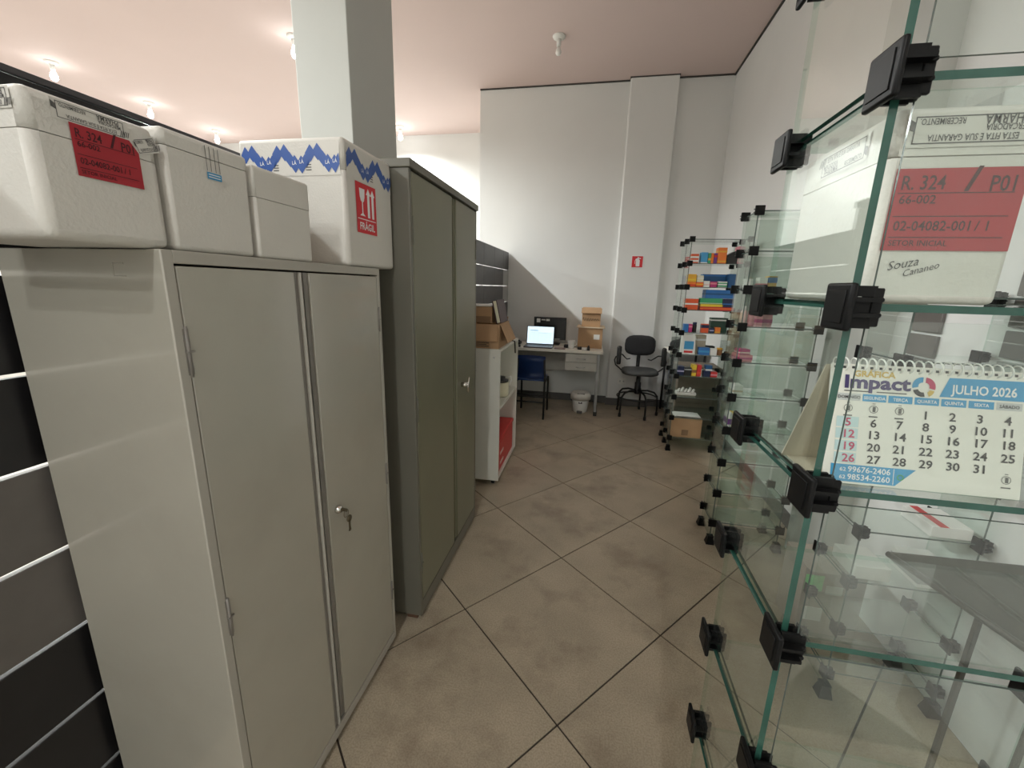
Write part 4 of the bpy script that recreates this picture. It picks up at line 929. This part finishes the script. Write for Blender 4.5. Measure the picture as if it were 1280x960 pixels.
# dark drawer-like wooden boxes at the rear of the gondola
wc = thing('grey_carton', 'large grey-brown carton on the floor behind the far gondola', 'cardboard box', (1.10, 4.62, 0))
MB().box(.90, 1.32, 4.46, 4.80, 0, .36, bev=.003).build('body', 'card_grey', wc); MB().box(.895, 1.325, 4.455, 4.805, .361, .40, bev=.003).build('lid', 'card_grey', wc)
wc = thing('grey_carton', 'second grey-brown carton stacked behind the far gondola', 'cardboard box', (1.10, 4.62, .40))
MB().box(.91, 1.31, 4.47, 4.79, .401, .70, bev=.003).build('body', 'card_grey', wc); MB().box(.905, 1.315, 4.465, 4.795, .701, .74, bev=.003).build('lid', 'card_grey', wc)
# goods on the middle gondola
G2N = 'goods on the middle glass gondola'
z = Z2[6] + SH
jar('pink bottle on the middle gondola, left of its pair', .822, 2.55, z, .017, .105, 'palepink', 'p_white', group=G2N)
jar('pink bottle with red base on the middle gondola, right of its pair', .862, 2.55, z, .017, .105, 'pink', 'p_white', group=G2N)
pack('pink flat box behind the bottles of the middle gondola', .90, .98, 2.57, 2.63, z, z + .07, 'pink', ((.2, .5),), 'p_magenta', group=G2N)
z = Z2[7] + SH
pack('small white and pink box on the middle gondola', .86, .90, 2.50, 2.56, z, z + .062, 'white', ((.3, .5),), 'p_pink', group=G2N)
pack('small orange and white box on the middle gondola', .905, .945, 2.50, 2.56, z, z + .07, 'amber', ((.5, .9),), 'p_blue', group=G2N)
pack('white box at the left post of the middle gondola', .806, .838, 2.53, 2.59, z, z + .055, 'white', (), group=G2N)
z = Z2[5] + SH
pack('pink packet heap, lower pack on the middle gondola', .806, .885, 2.50, 2.60, z, z + .035, 'pink', ((.3, .6),), 'p_magenta', group=G2N)
pack('pink packet heap, upper pack on the middle gondola', .812, .872, 2.51, 2.59, z + .036, z + .064, 'magenta', ((.2, .5),), 'p_palepink', group=G2N)
z = Z2[4] + SH
pack('white crumpled packet on the middle gondola', .808, .862, 2.50, 2.58, z, z + .055, 'white', ((.3, .5),), 'p_beige', group=G2N)
z = Z2[3] + SH
pack('white narrow box on the middle gondola beside the yellow one', .808, .828, 2.50, 2.58, z, z + .085, 'white', ((.2, .6),), 'p_purple', group=G2N)
pack('yellow narrow box on the middle gondola', .832, .866, 2.50, 2.58, z, z + .080, 'yellow', ((.7, .9),), 'p_cream', group=G2N)
pack('flat teal box on the middle gondola', .872, .965, 2.49, 2.58, z, z + .030, 'teal', ((.3, .6),), 'p_white', group=G2N)
# goods seen through the near gondola
z = Z4[3] + SH
wb_ = thing('white_carton', 'flat white box with a red stripe on the low gondola', 'package', (1.245, 1.59, z))
MB().box(1.178, 1.298, 1.515, 1.66, z, z + .040, bev=.002).build('body', 'p_white', wb_)
MB().box(1.200, 1.225, 1.514, 1.66, z + .0395, z + .0412).build('red_stripe', 'p_red', wb_)
z = Z4[2] + SH
pack('white box with grey window under the red-striped one', 1.18, 1.297, 1.515, 1.66, z, z + .07, 'white', ((.2, .7),), 'p_grey', group='boxes on the low gondola')
pack('white box on the left half of the low gondola', .985, 1.10, 1.52, 1.66, z, z + .05, 'white', (), group='boxes on the low gondola')
z = Z4[5] + SH
pack('grey box on an upper shelf of the low gondola', 1.19, 1.30, 1.53, 1.66, z, z + .09, 'grey', ((.3, .4), (.6, .7)), 'p_white', group='boxes on the low gondola')
gc = carton('grey-brown carton with green label on the floor beyond the near gondola', .985, 1.225, 1.80, 1.99, 0, .345, 'card_brown_grey', False)
MB().box(.990, 1.060, 1.7965, 1.7995, .235, .310).build('green_label', 'green_neon', gc)
MB().box(1.075, 1.140, 1.7965, 1.7995, .225, .265).build('white_label', 'p_white', gc)
MB().box(1.010, 1.080, 1.7965, 1.7995, .085, .150).build('white_label', 'p_white', gc)
flap(gc, (.985, 1.798, .346), (1.225, 1.798, .346), (0, -.05, .012), m='card_brown_grey')
# smoked counter top
ct = thing('counter', 'counter with a smoked grey top behind the near gondola', 'counter', (1.09, .93, 0))
b = MB(); b.prism([(.857, 1.214), (1.33, 1.235), (1.335, .55), (1.01, .535)], .790, .800, 2); b.build('counter_top', 'smoked', ct)
b = MB(); b.tube([(.857, 1.214, .795), (1.01, .535, .795)], .008, 8); b.tube([(.857, 1.214, .795), (1.33, 1.235, .795)], .006, 8); b.build('rim', 'smoked_rim', ct)
for x_, y_ in ((1.10, 1.20), (1.31, 1.21), (1.05, .56), (1.31, .57)): MB().box(x_ - .006, x_ + .006, y_ - .006, y_ + .006, 0, .789).build('leg', 'smoked_rim', ct)
# grey slat panels on the right wall, seen through the near gondola
wp = thing('wall_slat_panel', 'grey slat panel on the right wall beyond the foam box', 'wall panel', (XR - .01, 1.0, .9))
for k in range(6): MB().box(XR - .014, XR - .001, .45, 1.66, 1.31 + .1 * k, 1.398 + .1 * k, bev=.002, seg=1).build('slat', 'board_grey', wp)
wq = thing('wall_slat_panel', 'narrow grey slat panel on the right wall just before the grey pier', 'wall panel', (XR - .01, 2.0, 1.1))
for k in range(4): MB().box(XR - .014, XR - .001, 1.93, 2.09, 1.06 + .1 * k, 1.148 + .1 * k, bev=.002, seg=1).build('slat', 'board_grey', wq)
